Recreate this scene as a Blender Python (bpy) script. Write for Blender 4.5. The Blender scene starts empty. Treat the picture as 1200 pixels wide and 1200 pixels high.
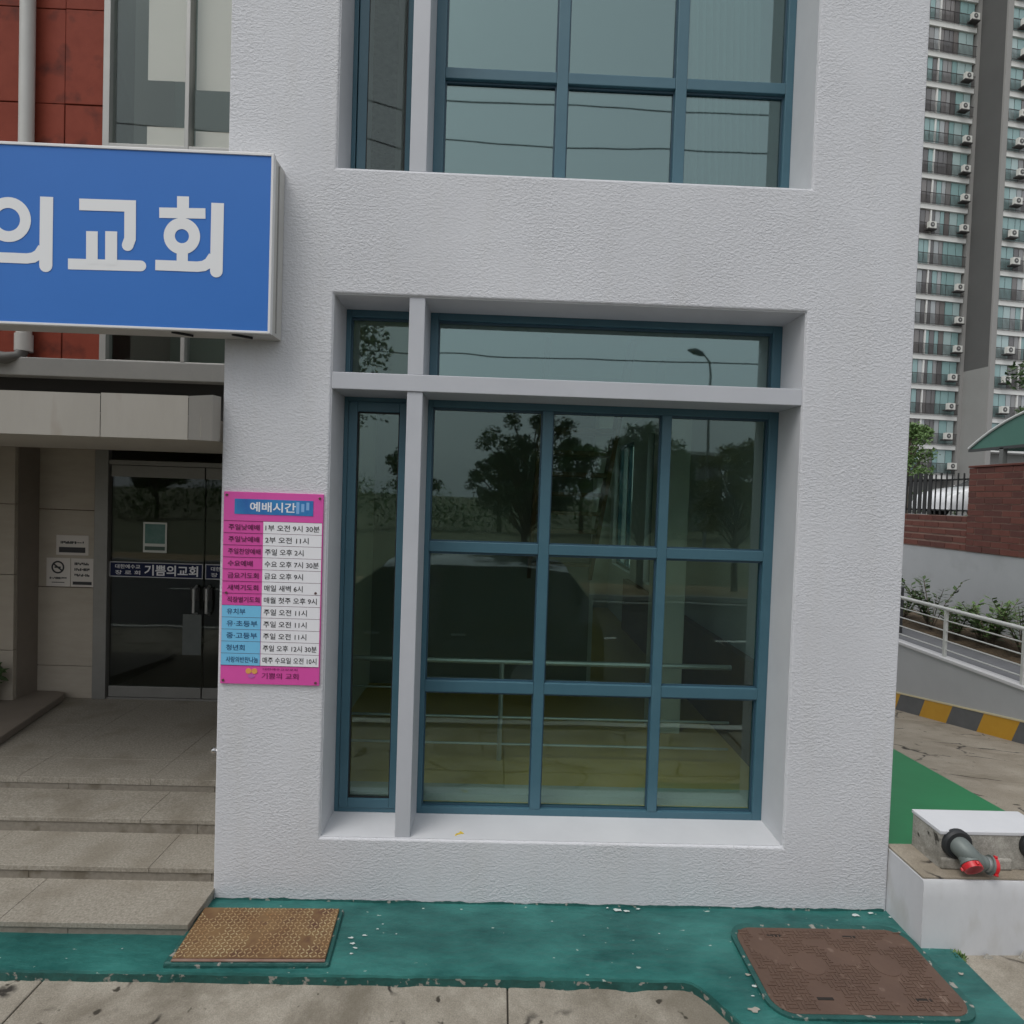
import bpy, bmesh, math, random
from mathutils import Vector, Matrix, noise
rnd = random.Random(7)
SC = bpy.context.scene
COL = SC.collection
R = math.radians

# ------------------------------------------------------------------ camera
EYE = 2.47
cam_d = bpy.data.cameras.new('camera'); cam = bpy.data.objects.new('camera', cam_d); COL.objects.link(cam)
cam_d.sensor_width = 36; cam_d.lens = 700/1200*36; cam_d.clip_end = 2000; cam_d.clip_start = .05
yaw, pitch, roll = .0215, -.0256, -.0330
fw = Vector((math.sin(yaw)*math.cos(pitch), math.cos(yaw)*math.cos(pitch), math.sin(pitch)))
r0 = Vector((math.cos(yaw), -math.sin(yaw), 0)); u0 = r0.cross(fw)
rt = r0*math.cos(roll)-u0*math.sin(roll); up = r0*math.sin(roll)+u0*math.cos(roll)
cam.matrix_world = Matrix(((rt.x, up.x, -fw.x, 0), (rt.y, up.y, -fw.y, 0), (rt.z, up.z, -fw.z, EYE), (0, 0, 0, 1)))
SC.camera = cam

# ------------------------------------------------------------------ sky, sun, exposure (overcast daylight)
SUN_EL, SUN_AZ = 60, 220          # azimuth from +Y clockwise: high behind the camera, to the left
wd = bpy.data.worlds.new('World'); SC.world = wd; wd.use_nodes = True
nt = wd.node_tree
sky = nt.nodes.new('ShaderNodeTexSky'); sky.sky_type = 'NISHITA'; sky.sun_disc = False
sky.sun_elevation = R(SUN_EL); sky.sun_rotation = R(SUN_AZ); sky.air_density = 1.0; sky.dust_density = 6.0; sky.ozone_density = 1.0
hs = nt.nodes.new('ShaderNodeHueSaturation'); hs.inputs['Saturation'].default_value = .28
nt.links.new(sky.outputs[0], hs.inputs['Color'])
mxs = nt.nodes.new('ShaderNodeMixRGB'); mxs.inputs[0].default_value = .55; mxs.inputs[2].default_value = (7.6, 7.9, 8.3, 1)   # even cloud sheet
nt.links.new(hs.outputs[0], mxs.inputs[1]); nt.links.new(mxs.outputs[0], nt.nodes['Background'].inputs[0])
nt.nodes['Background'].inputs[1].default_value = .086
sl = bpy.data.lights.new('sun', 'SUN'); sl.energy = .62; sl.angle = R(30); sl.color = (1, .97, .93)
so = bpy.data.objects.new('sun', sl); COL.objects.link(so)
az = R(SUN_AZ); el = R(SUN_EL)
to_sun = Vector((math.sin(az)*math.cos(el), math.cos(az)*math.cos(el), math.sin(el)))
so.rotation_euler = to_sun.to_track_quat('Z', 'Y').to_euler(); so.location = (0, -5, 30)
SC.view_settings.view_transform = 'Standard'; SC.view_settings.look = 'None'
SC.view_settings.gamma = 1; SC.view_settings.exposure = 0.58; SC.view_settings.use_curve_mapping = False
SC.cycles.max_bounces = 8; SC.cycles.transparent_max_bounces = 16; SC.cycles.glossy_bounces = 4
SC.cycles.use_denoising = True

# ------------------------------------------------------------------ materials
MATS = {}
def mat(name, col, rough=.7, col2=None, nscale=3.0, nfac=.5, bump=0, bscale=40, bdist=.01, metal=0, spec=.5,
        stretch=None, col3=None, n3=(20, .62, .68), coat=0, bdetail=4, voro=False):
    if name in MATS: return MATS[name]
    m = bpy.data.materials.new(name); m.use_nodes = True; MATS[name] = m
    t = m.node_tree; N = t.nodes; L = t.links; b = N['Principled BSDF']
    b.inputs['Roughness'].default_value = rough; b.inputs['Metallic'].default_value = metal
    b.inputs['Specular IOR Level'].default_value = spec; b.inputs['Coat Weight'].default_value = coat
    b.inputs['Base Color'].default_value = (*col, 1)
    geo = N.new('ShaderNodeNewGeometry'); vec = geo.outputs['Position']
    if stretch:
        mp = N.new('ShaderNodeMapping'); mp.inputs['Scale'].default_value = stretch; L.new(vec, mp.inputs[0]); vec = mp.outputs[0]
    if col2:
        n = N.new('ShaderNodeTexNoise'); n.inputs['Scale'].default_value = nscale; n.inputs['Detail'].default_value = 8; n.inputs['Roughness'].default_value = .65
        L.new(vec, n.inputs['Vector'])
        rp = N.new('ShaderNodeValToRGB'); rp.color_ramp.elements[0].position = .5-nfac/2; rp.color_ramp.elements[1].position = .5+nfac/2
        rp.color_ramp.elements[0].color = (*col, 1); rp.color_ramp.elements[1].color = (*col2, 1)
        L.new(n.outputs['Fac'], rp.inputs[0]); out = rp.outputs[0]
        if col3:
            n2 = N.new('ShaderNodeTexNoise'); n2.inputs['Scale'].default_value = n3[0]; n2.inputs['Detail'].default_value = 5; L.new(vec, n2.inputs['Vector'])
            r2 = N.new('ShaderNodeValToRGB'); r2.color_ramp.elements[0].position = n3[1]; r2.color_ramp.elements[1].position = n3[2]
            r2.color_ramp.elements[0].color = (0, 0, 0, 1); r2.color_ramp.elements[1].color = (1, 1, 1, 1); L.new(n2.outputs['Fac'], r2.inputs[0])
            mx = N.new('ShaderNodeMixRGB'); L.new(r2.outputs[0], mx.inputs[0]); L.new(out, mx.inputs[1]); mx.inputs[2].default_value = (*col3, 1); out = mx.outputs[0]
        L.new(out, b.inputs['Base Color'])
    if bump:
        if voro:
            bn = N.new('ShaderNodeTexVoronoi'); bn.feature = 'SMOOTH_F1'; bn.inputs['Scale'].default_value = bscale; bo = bn.outputs['Distance']
        else:
            bn = N.new('ShaderNodeTexNoise'); bn.inputs['Scale'].default_value = bscale; bn.inputs['Detail'].default_value = bdetail; bo = bn.outputs['Fac']
        L.new(vec, bn.inputs['Vector'])
        bp = N.new('ShaderNodeBump'); bp.inputs['Strength'].default_value = bump; bp.inputs['Distance'].default_value = bdist
        L.new(bo, bp.inputs['Height']); L.new(bp.outputs[0], b.inputs['Normal'])
    return m

def glass(name, tint, refl, rtint=None):
    """coated float glass: a tinted see-through pane with a Fresnel mirror on it"""
    if name in MATS: return MATS[name]
    m = bpy.data.materials.new(name); m.use_nodes = True; MATS[name] = m
    t = m.node_tree; N = t.nodes; L = t.links
    for n in list(N):
        if n.type != 'OUTPUT_MATERIAL': N.remove(n)
    tr = N.new('ShaderNodeBsdfTransparent'); tr.inputs[0].default_value = (*tint, 1)
    gl = N.new('ShaderNodeBsdfGlossy'); gl.inputs['Roughness'].default_value = 0.018; gl.inputs[0].default_value = (*(rtint or (.9, 1, 1)), 1)
    geo = N.new('ShaderNodeNewGeometry'); ns = N.new('ShaderNodeTexNoise'); ns.inputs['Scale'].default_value = 1.6; ns.inputs['Detail'].default_value = 1
    L.new(geo.outputs['Position'], ns.inputs['Vector'])
    bp = N.new('ShaderNodeBump'); bp.inputs['Strength'].default_value = .12; bp.inputs['Distance'].default_value = .012
    L.new(ns.outputs['Fac'], bp.inputs['Height']); L.new(bp.outputs[0], gl.inputs['Normal'])
    lw_ = N.new('ShaderNodeLayerWeight'); lw_.inputs['Blend'].default_value = .5       # Schlick's Fresnel curve on both faces of the pane
    pw = N.new('ShaderNodeMath'); pw.operation = 'POWER'; pw.inputs[1].default_value = 5; L.new(lw_.outputs['Facing'], pw.inputs[0])
    ad = N.new('ShaderNodeMapRange'); ad.inputs[3].default_value = refl; ad.inputs[4].default_value = 1; L.new(pw.outputs[0], ad.inputs[0])
    mx = N.new('ShaderNodeMixShader'); L.new(ad.outputs[0], mx.inputs[0]); L.new(tr.outputs[0], mx.inputs[1]); L.new(gl.outputs[0], mx.inputs[2])
    L.new(mx.outputs[0], N['Material Output'].inputs[0])
    return m

def stucco():
    m = bpy.data.materials.new('white_stucco'); m.use_nodes = True; MATS['white_stucco'] = m
    t = m.node_tree; N = t.nodes; L = t.links; b = N['Principled BSDF']; b.inputs['Roughness'].default_value = .75; b.inputs['Specular IOR Level'].default_value = .3
    geo = N.new('ShaderNodeNewGeometry')
    n = N.new('ShaderNodeTexNoise'); n.inputs['Scale'].default_value = 1.3; n.inputs['Detail'].default_value = 7; L.new(geo.outputs['Position'], n.inputs['Vector'])
    rp = N.new('ShaderNodeValToRGB'); rp.color_ramp.elements[0].position = .3; rp.color_ramp.elements[1].position = .72
    rp.color_ramp.elements[0].color = (.575, .583, .61, 1); rp.color_ramp.elements[1].color = (.64, .65, .68, 1); L.new(n.outputs['Fac'], rp.inputs[0])
    # faint grey streaks running down and splash dirt
    mp = N.new('ShaderNodeMapping'); mp.inputs['Scale'].default_value = (9, 9, .8); L.new(geo.outputs['Position'], mp.inputs[0])
    n2 = N.new('ShaderNodeTexNoise'); n2.inputs['Scale'].default_value = 1; n2.inputs['Detail'].default_value = 6; L.new(mp.outputs[0], n2.inputs['Vector'])
    r2 = N.new('ShaderNodeValToRGB'); r2.color_ramp.elements[0].position = .52; r2.color_ramp.elements[1].position = .85
    r2.color_ramp.elements[0].color = (0, 0, 0, 1); r2.color_ramp.elements[1].color = (.22, .22, .22, 1); L.new(n2.outputs['Fac'], r2.inputs[0])
    mx = N.new('ShaderNodeMixRGB'); mx.inputs[2].default_value = (.5, .49, .46, 1); L.new(r2.outputs[0], mx.inputs[0]); L.new(rp.outputs[0], mx.inputs[1])
    L.new(mx.outputs[0], b.inputs['Base Color'])
    # sprayed orange-peel relief, a little wider than tall, stronger in some places
    mb = N.new('ShaderNodeMapping'); mb.inputs['Scale'].default_value = (.75, 1, 1.2); L.new(geo.outputs['Position'], mb.inputs[0])
    a = N.new('ShaderNodeTexNoise'); a.inputs['Scale'].default_value = 66; a.inputs['Detail'].default_value = 3; a.inputs['Roughness'].default_value = .5; a.inputs['Distortion'].default_value = .6; L.new(mb.outputs[0], a.inputs['Vector'])
    ar = N.new('ShaderNodeValToRGB'); ar.color_ramp.elements[0].position = .38; ar.color_ramp.elements[1].position = .70; L.new(a.outputs['Fac'], ar.inputs[0])
    mk = N.new('ShaderNodeTexNoise'); mk.inputs['Scale'].default_value = 2.2; L.new(geo.outputs['Position'], mk.inputs['Vector'])
    mr = N.new('ShaderNodeMapRange'); mr.inputs[1].default_value = .3; mr.inputs[2].default_value = .7; mr.inputs[3].default_value = .35; mr.inputs[4].default_value = 1.0; L.new(mk.outputs['Fac'], mr.inputs[0])
    mu = N.new('ShaderNodeMath'); mu.operation = 'MULTIPLY'; L.new(ar.outputs[0], mu.inputs[0]); L.new(mr.outputs[0], mu.inputs[1])
    bp = N.new('ShaderNodeBump'); bp.inputs['Strength'].default_value = .62; bp.inputs['Distance'].default_value = .0045
    L.new(mu.outputs[0], bp.inputs['Height']); L.new(bp.outputs[0], b.inputs['Normal'])
    return m
M_STUCCO = stucco()
M_WHITE = mat('smooth_white_paint', (.55, .56, .585), .65, (.63, .64, .66), 2, .5, bump=.12, bscale=25, bdist=.004)
M_BEAM = mat('grey_beam_paint', (.45, .465, .50), .5, (.50, .515, .55), 3, .5)
M_FRAME = mat('blue_aluminium', (.045, .122, .165), .42, (.058, .142, .185), 6, .5, spec=.5)
M_FRAME_D = mat('blue_aluminium_bead', (.03, .075, .11), .45)
M_GASKET = mat('black_gasket', (.012, .014, .016), .6)
M_ALU = mat('grey_aluminium', (.36, .36, .35), .4, (.42, .42, .40), 5, .5, metal=.3)
M_GLASS = glass('tinted_window_glass', (.78, .88, .84), .075, (.74, .90, .90))
M_GLASS_UP = glass('reflective_window_glass', (.54, .64, .63), .215, (.64, .83, .83))
M_GLASS_DOOR = glass('door_glass', (.74, .75, .72), .035)
M_GLASS_OLD = glass('old_window_glass', (.92, .94, .93), .06, (.72, .82, .80))

# ------------------------------------------------------------------ mesh helpers
class MB:
    def __init__(s): s.v = []; s.f = []
    def add(s, vs, fs):
        o = len(s.v); s.v += [tuple(v) for v in vs]; s.f += [tuple(i+o for i in f) for f in fs]; return s
    def quad(s, a, b, c, d): return s.add([a, b, c, d], [(0, 1, 2, 3)])
    def box(s, x0, x1, y0, y1, z0, z1):
        return s.add([(x0, y0, z0), (x1, y0, z0), (x1, y1, z0), (x0, y1, z0), (x0, y0, z1), (x1, y0, z1), (x1, y1, z1), (x0, y1, z1)],
                     [(0, 3, 2, 1), (4, 5, 6, 7), (0, 1, 5, 4), (1, 2, 6, 5), (2, 3, 7, 6), (3, 0, 4, 7)])
    def obox(s, mtx, sx, sy, sz):
        vs = [mtx @ Vector((x*sx/2, y*sy/2, z*sz/2)) for z in (-1, 1) for x, y in ((-1, -1), (1, -1), (1, 1), (-1, 1))]
        return s.add(vs, [(0, 3, 2, 1), (4, 5, 6, 7), (0, 1, 5, 4), (1, 2, 6, 5), (2, 3, 7, 6), (3, 0, 4, 7)])
    def tube(s, pts, rad, n=10, cap=True):
        pts = [Vector(p) for p in pts]
        rads = rad if isinstance(rad, (list, tuple)) else [rad]*len(pts)
        rings = []; prev = None
        for i, p in enumerate(pts):
            t = (pts[min(i+1, len(pts)-1)]-pts[max(i-1, 0)]).normalized()
            if prev is None:
                a = Vector((0, 0, 1)) if abs(t.z) < .9 else Vector((1, 0, 0)); x = t.cross(a).normalized()
            else: x = (prev-t*prev.dot(t)).normalized()
            prev = x; y = t.cross(x)
            rings.append([p+(x*math.cos(2*math.pi*k/n)+y*math.sin(2*math.pi*k/n))*rads[i] for k in range(n)])
        vs = [v for r in rings for v in r]; fs = []
        for i in range(len(rings)-1):
            for k in range(n): fs.append((i*n+k, i*n+(k+1) % n, (i+1)*n+(k+1) % n, (i+1)*n+k))
        if cap: fs.append(tuple(range(n-1, -1, -1))); fs.append(tuple((len(rings)-1)*n+k for k in range(n)))
        return s.add(vs, fs)
    def prism(s, poly, axis, a, b):
        """poly of 2D points; axis 'x': (y,z) extruded in x, 'y': (x,z), 'z': (x,y)"""
        def p3(p, c): return {'x': (c, p[0], p[1]), 'y': (p[0], c, p[1]), 'z': (p[0], p[1], c)}[axis]
        n = len(poly); vs = [p3(p, a) for p in poly]+[p3(p, b) for p in poly]
        return s.add(vs, [tuple(range(n-1, -1, -1)), tuple(range(n, 2*n))]+[(i, (i+1) % n, (i+1) % n+n, i+n) for i in range(n)])
    def mesh(s, name, m, base=Vector((0, 0, 0)), smooth=False, weld=True):
        me = bpy.data.meshes.new(name)
        me.from_pydata([(x-base.x, y-base.y, z-base.z) for x, y, z in s.v], [], s.f); me.update()
        bm = bmesh.new(); bm.from_mesh(me)
        if weld: bmesh.ops.remove_doubles(bm, verts=bm.verts, dist=1e-5)
        bmesh.ops.recalc_face_normals(bm, faces=bm.faces)
        if smooth:
            for f in bm.faces: f.smooth = True
            for e in bm.edges:
                if len(e.link_faces) == 2 and e.calc_face_angle(0) > R(40): e.smooth = False
        bm.to_mesh(me); bm.free()
        if m: me.materials.append(m)
        return me
    def build(s, name, m, parent=None, bevel=0, smooth=False, weld=True, seg=2):
        base = root_loc(parent) if parent else Vector((0, 0, 0))
        o = bpy.data.objects.new(name, s.mesh(name, m, base, smooth, weld)); COL.objects.link(o)
        if parent: o.parent = parent
        if bevel:
            md = o.modifiers.new('bevel', 'BEVEL'); md.width = bevel; md.segments = seg; md.limit_method = 'ANGLE'; md.angle_limit = R(35)
        return o
def root_loc(o):
    v = Vector((0, 0, 0))
    while o: v += o.location; o = o.parent
    return v
def tag(o, label=None, cat=None, group=None, kind=None):
    if label: o['label'] = label
    if cat: o['category'] = cat
    if group: o['group'] = group
    if kind: o['kind'] = kind
    return o
def thing(name, loc, label, cat, group=None, rz=0):
    o = bpy.data.objects.new(name, None); COL.objects.link(o); o.location = loc; o.rotation_euler = (0, 0, rz); o.empty_display_size = .2
    return tag(o, label, cat, group)
def inst(name, me, loc, parent=None, rot=None, scale=None):
    o = bpy.data.objects.new(name, me); COL.objects.link(o)
    if parent: o.parent = parent
    o.location = loc
    if rot: o.rotation_euler = rot
    if scale: o.scale = scale
    return o
def copy_tree(o, parent=None):
    c = o.copy(); COL.objects.link(c); c.parent = parent
    for ch in list(o.children): copy_tree(ch, c)
    return c
def one(mb, name, m, label, cat, group=None, base=None, **k):
    """a thing that is one mesh, its origin at its base"""
    xs = [v[0] for v in mb.v]; ys = [v[1] for v in mb.v]; zs = [v[2] for v in mb.v]
    b = Vector(base) if base else Vector(((min(xs)+max(xs))/2, (min(ys)+max(ys))/2, min(zs)))
    o = bpy.data.objects.new(name, mb.mesh(name, m, b, k.get('smooth', False), k.get('weld', True))); COL.objects.link(o); o.location = b
    if k.get('bevel'):
        md = o.modifiers.new('bevel', 'BEVEL'); md.width = k['bevel']; md.segments = 2; md.limit_method = 'ANGLE'; md.angle_limit = R(35)
    return tag(o, label, cat, group)

# ------------------------------------------------------------------ writing: Hangul set in the built-in font, turned into flat meshes on a wall facing -Y
TEXTS = []
def write(body, x0, x1, z0, z1, y, m, parent, name='lettering', weight=0.0, keep=True, align='l', thick=.0012):
    cu = bpy.data.curves.new('txt', 'FONT'); cu.body = body; cu.size = 1; cu.offset = weight; cu.resolution_u = 3; cu.extrude = 0
    o = bpy.data.objects.new('txt', cu); COL.objects.link(o)
    TEXTS.append((o, (x0, x1, z0, z1), y, m, parent, name, keep, align))
def flush_texts():
    bpy.context.view_layer.update()
    dg = bpy.context.evaluated_depsgraph_get()
    for o, (x0, x1, z0, z1), y, m, parent, name, keep, align in TEXTS:
        me = bpy.data.meshes.new_from_object(o.evaluated_get(dg))
        if not len(me.vertices): continue
        xs = [v.co.x for v in me.vertices]; ys = [v.co.y for v in me.vertices]
        a, b, c, d = min(xs), max(xs), min(ys), max(ys)
        sz = (z1-z0)/max(d-c, 1e-6); sx = (x1-x0)/max(b-a, 1e-6)
        if keep and sx > sz*1.12: sx = sz*1.12
        base = root_loc(parent)
        for v in me.vertices:
            v.co = Vector((x0+(v.co.x-a)*sx, y, z0+(v.co.y-c)*sz))-base
        me.materials.clear(); me.materials.append(m); me.name = name
        n = bpy.data.objects.new(name, me); COL.objects.link(n); n.parent = parent
    for t in TEXTS: bpy.data.objects.remove(t[0])

# ================================================================== THE SETTING
def struct(o): o['kind'] = 'structure'; return o
M_CONC = None
def concrete(name, c1, c2, crack=True, scale=1.0):
    m = bpy.data.materials.new(name); m.use_nodes = True
    t = m.node_tree; N = t.nodes; L = t.links; b = N['Principled BSDF']; b.inputs['Roughness'].default_value = .88; b.inputs['Specular IOR Level'].default_value = .25
    g = N.new('ShaderNodeNewGeometry'); P = g.outputs['Position']
    n = N.new('ShaderNodeTexNoise'); n.inputs['Scale'].default_value = 2.2*scale; n.inputs['Detail'].default_value = 9; n.inputs['Roughness'].default_value = .68; L.new(P, n.inputs['Vector'])
    rp = N.new('ShaderNodeValToRGB'); rp.color_ramp.elements[0].position = .3; rp.color_ramp.elements[1].position = .7
    rp.color_ramp.elements[0].color = (*c1, 1); rp.color_ramp.elements[1].color = (*c2, 1); L.new(n.outputs['Fac'], rp.inputs[0]); out = rp.outputs[0]
    # gritty aggregate
    n2 = N.new('ShaderNodeTexNoise'); n2.inputs['Scale'].default_value = 150; n2.inputs['Detail'].default_value = 3; L.new(P, n2.inputs['Vector'])
    mx = N.new('ShaderNodeMixRGB'); mx.blend_type = 'OVERLAY'; mx.inputs[0].default_value = .6; L.new(out, mx.inputs[1]); L.new(n2.outputs['Color'], mx.inputs[2])
    bw = N.new('ShaderNodeRGBToBW'); L.new(n2.outputs['Color'], bw.inputs[0]); L.new(bw.outputs[0], mx.inputs[2]); out = mx.outputs[0]
    # blotches where water has stood
    bl = N.new('ShaderNodeTexNoise'); bl.inputs['Scale'].default_value = 1.1*scale; bl.inputs['Detail'].default_value = 10; bl.inputs['Roughness'].default_value = .7; bl.inputs['Distortion'].default_value = .8; L.new(P, bl.inputs['Vector'])
    br = N.new('ShaderNodeValToRGB'); br.color_ramp.elements[0].position = .50; br.color_ramp.elements[1].position = .64; br.color_ramp.elements[1].color = (.6, .6, .6, 1); L.new(bl.outputs['Fac'], br.inputs[0])
    mb_ = N.new('ShaderNodeMixRGB'); mb_.inputs[2].default_value = (c1[0]*.72, c1[1]*.70, c1[2]*.66, 1); L.new(br.outputs[0], mb_.inputs[0]); L.new(out, mb_.inputs[1]); out = mb_.outputs[0]
    # pits and oil spots
    sp = N.new('ShaderNodeTexNoise'); sp.inputs['Scale'].default_value = 13; sp.inputs['Detail'].default_value = 2; L.new(P, sp.inputs['Vector'])
    sr = N.new('ShaderNodeValToRGB'); sr.color_ramp.elements[0].position = .69; sr.color_ramp.elements[1].position = .74; L.new(sp.outputs['Fac'], sr.inputs[0])
    ms = N.new('ShaderNodeMixRGB'); ms.inputs[2].default_value = (c1[0]*.3, c1[1]*.3, c1[2]*.3, 1); L.new(sr.outputs[0], ms.inputs[0]); L.new(out, ms.inputs[1]); out = ms.outputs[0]
    h = n2.outputs['Fac']
    if crack:
        wv = N.new('ShaderNodeTexNoise'); wv.inputs['Scale'].default_value = 3; wv.inputs['Detail'].default_value = 6; L.new(P, wv.inputs['Vector'])
        va = N.new('ShaderNodeMixRGB'); va.inputs[0].default_value = .22; L.new(P, va.inputs[1]); L.new(wv.outputs['Color'], va.inputs[2])
        vo = N.new('ShaderNodeTexVoronoi'); vo.feature = 'DISTANCE_TO_EDGE'; vo.inputs['Scale'].default_value = 1.5; L.new(va.outputs[0], vo.inputs['Vector'])
        cr = N.new('ShaderNodeValToRGB'); cr.color_ramp.elements[0].position = .004; cr.color_ramp.elements[1].position = .016
        cr.color_ramp.elements[0].color = (1, 1, 1, 1); cr.color_ramp.elements[1].color = (0, 0, 0, 1); L.new(vo.outputs['Distance'], cr.inputs[0])
        mk = N.new('ShaderNodeTexNoise'); mk.inputs['Scale'].default_value = 2.6; L.new(P, mk.inputs['Vector'])
        mkr = N.new('ShaderNodeValToRGB'); mkr.color_ramp.elements[0].position = .44; mkr.color_ramp.elements[1].position = .52; L.new(mk.outputs['Fac'], mkr.inputs[0])
        mm = N.new('ShaderNodeMath'); mm.operation = 'MULTIPLY'; L.new(cr.outputs[0], mm.inputs[0]); L.new(mkr.outputs[0], mm.inputs[1])
        mc = N.new('ShaderNodeMixRGB'); mc.inputs[2].default_value = (.045, .04, .035, 1); L.new(mm.outputs[0], mc.inputs[0]); L.new(out, mc.inputs[1]); out = mc.outputs[0]
    L.new(out, b.inputs['Base Color'])
    bp = N.new('ShaderNodeBump'); bp.inputs['Strength'].default_value = .5; bp.inputs['Distance'].default_value = .004; L.new(h, bp.inputs['Height']); L.new(bp.outputs[0], b.inputs['Normal'])
    MATS[name] = m; return m
M_CONC = concrete('street_concrete', (.19, .168, .132), (.42, .385, .325))
M_CONC_R = concrete('ramp_concrete', (.26, .225, .175), (.36, .32, .26))
M_CONC_G = concrete('raw_concrete', (.20, .19, .165), (.48, .465, .42), False, 4)
M_ASPH = mat('asphalt', (.045, .045, .048), .9, (.065, .065, .066), 6, .6, bump=.4, bscale=200, bdist=.004)
M_GRASSG = mat('field_ground', (.10, .12, .06), .95, (.16, .15, .09), .5, .6)

# one big ground sheet to the horizon (a verge and fields), with the street laid over it
g = MB()
gx = [-900, -60, -12, 2.5, 12, 60, 900]
g.quad((-900, -900, -.055), (900, -900, -.055), (900, 3.4, -.055), (-900, 3.4, -.055))
g.quad((-900, 3.4, -.055), (2.4, 3.4, -.055), (2.4, 900, -.055), (-900, 900, -.055))
g.quad((2.4, 14, -1.5), (8.1, 14, -1.5), (8.1, 900, -1.5), (2.4, 900, -1.5))
g.quad((8.1, 3.4, -.055), (900, 3.4, -.055), (900, 900, -.055), (8.1, 900, -.055))
struct(g.build('ground', M_GRASSG))
rd = MB(); rd.box(-60, 60, -7.2, 1.30, -.25, -.032); struct(rd.build('road', M_ASPH))
ln = MB()
for k in range(-14, 14): ln.box(k*4, k*4+2.2, -3.1, -2.98, -.04, -.028)
ln.box(-60, 60, 1.02, 1.14, -.04, -.028); ln.box(-60, 60, -7.0, -6.88, -.04, -.028)
struct(ln.build('road_markings', mat('road_paint', (.65, .64, .60), .7)))
fp = MB(); fp.box(-60, 60, -9.6, -7.35, -.2, .03); struct(fp.build('far_pavement', mat('far_paving', (.30, .22, .13), .9, (.36, .27, .15), 4, .5)))
kb = MB(); kb.box(-60, 60, -7.35, -7.2, -.2, .09); struct(kb.build('far_kerb', mat('kerb_stone', (.36, .35, .33), .85, (.44, .43, .41), 8, .5)))
# the street in front of the building: concrete poured in bays, joints open between them
pv = struct(MB().box(-14, 14, 1.28, 3.2, -.25, -.036).build('pavement', mat('joint_dirt', (.09, .08, .065), .95)))
xs = [-14, -9.5, -6.2, -4.1, -2.2, .12, 2.56, 4.9, 8, 14]
for a, b in zip(xs, xs[1:]):
    s = MB(); n = max(2, int((b-a)/.25))
    for (ya, yb) in ((1.3, 2.31), (2.318, 3.45)):
        if a > 2.5: yb = min(yb, 3.3)
        s.box(a+.004, b-.004, ya, yb, -.1, -.018 if a < 2.5 else .006)
    s.build('slab', M_CONC, pv, bevel=.006)

# painted concrete apron along the foot of the wall, chipped at its lip
M_GREEN = mat('green_floor_paint', (.008, .074, .068), .40, (.036, .180, .160), 3.2, .30, bump=.6, bscale=18, bdist=.014, col3=(.42, .50, .45), n3=(26, .705, .72), spec=.5, stretch=(.6, 1.4, 1))
M_GREEN_D = mat('green_floor_paint_worn_shaded', (.008, .062, .056), .55, (.022, .12, .105), 9, .6, bump=.6, bscale=25, bdist=.015, col3=(.28, .27, .24), n3=(22, .60, .64))  # worn, chipped paint; its darker green also serves as shade on the apron lip
def apron_front(x):
    j = .005*noise.noise(Vector((x*3, 1.7, 0)))+.006*noise.noise(Vector((x*14, 4.2, 0)))
    base = 2.965
    if x > 1.02:
        t = min(1, (x-1.02)/.34); base = 2.965-.40*(t*t*(3-2*t))
    return base+j
ap = MB(); cols = []
x = -4.3
while x < 2.62:
    yf = apron_front(x); rows = []
    for k in range(9):
        t = k/8; y = 3.56+(yf-3.56)*t
        xx = x
        z = .040+.005*noise.noise(Vector((x*2.3, y*2.3, 3)))+.0025*noise.noise(Vector((x*11, y*11, 8)))
        if k == 8: z -= .004
        if k == 7: z += .003
        rows.append((xx, y, z))
    rows.append((x, yf-.0035+.004*noise.noise(Vector((x*17, 2, 9))), .024)); rows.append((x, yf-.001-.024*max(0, noise.noise(Vector((x*6, 2, 5)))), -.024))
    cols.append(rows); x += .035
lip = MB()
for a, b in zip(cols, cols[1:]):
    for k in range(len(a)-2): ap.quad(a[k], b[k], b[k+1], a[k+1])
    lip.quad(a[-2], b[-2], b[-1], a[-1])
last = cols[-1]
side = [(p[0]+.03+.02*noise.noise(Vector((0, p[1]*6, 2))), p[1], -.01) for p in last]
for k in range(len(last)-1): ap.quad(last[k], side[k], side[k+1], last[k+1])
AP = struct(ap.build('painted_apron', M_GREEN, smooth=True))
lip.build('worn_shaded_lip', M_GREEN_D, AP, smooth=True)  # darker green paints in the front face's shade; the chips are wear
def flake(x, y, r, m, n=9, z=.046):     # a spot where the paint has flaked off to pale undercoat
    mb = MB(); pts = []
    for j in range(n):
        a = 6.283*j/n; q = r*rnd.uniform(.45, 1.2); pts.append((x+math.cos(a)*q*1.5, y+math.sin(a)*q*.7, z))
    mb.add(pts, [tuple(range(n))]); mb.build('paint_flake', m, AP)
M_FLK = mat('pale_undercoat', (.50, .56, .54), .7, (.60, .64, .62), 30, .5); M_FLT = mat('bare_concrete_flake', (.30, .28, .24), .9, (.40, .37, .32), 30, .5)
for x_, y_, r_ in ((-.71, 3.16, .014), (-.69, 3.13, .010), (-.73, 3.20, .012), (-.66, 3.22, .011), (-.70, 3.09, .008), (-.60, 3.27, .006), (.78, 3.46, .020), (.83, 3.45, .013), (.90, 3.47, .010), (.72, 3.475, .008), (1.36, 2.92, .010), (1.33, 2.86, .008), (2.2, 3.45, .018), (2.3, 3.47, .014), (2.40, 3.44, .012)):
    flake(x_, y_, r_, M_FLK, z=.0475)
for k in range(14): flake(rnd.uniform(-2.6, 1.0), rnd.choice((rnd.uniform(3.02, 3.4), rnd.gauss(3.24, .02))), rnd.uniform(.002, .005), M_FLK, 6, .0475)
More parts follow.
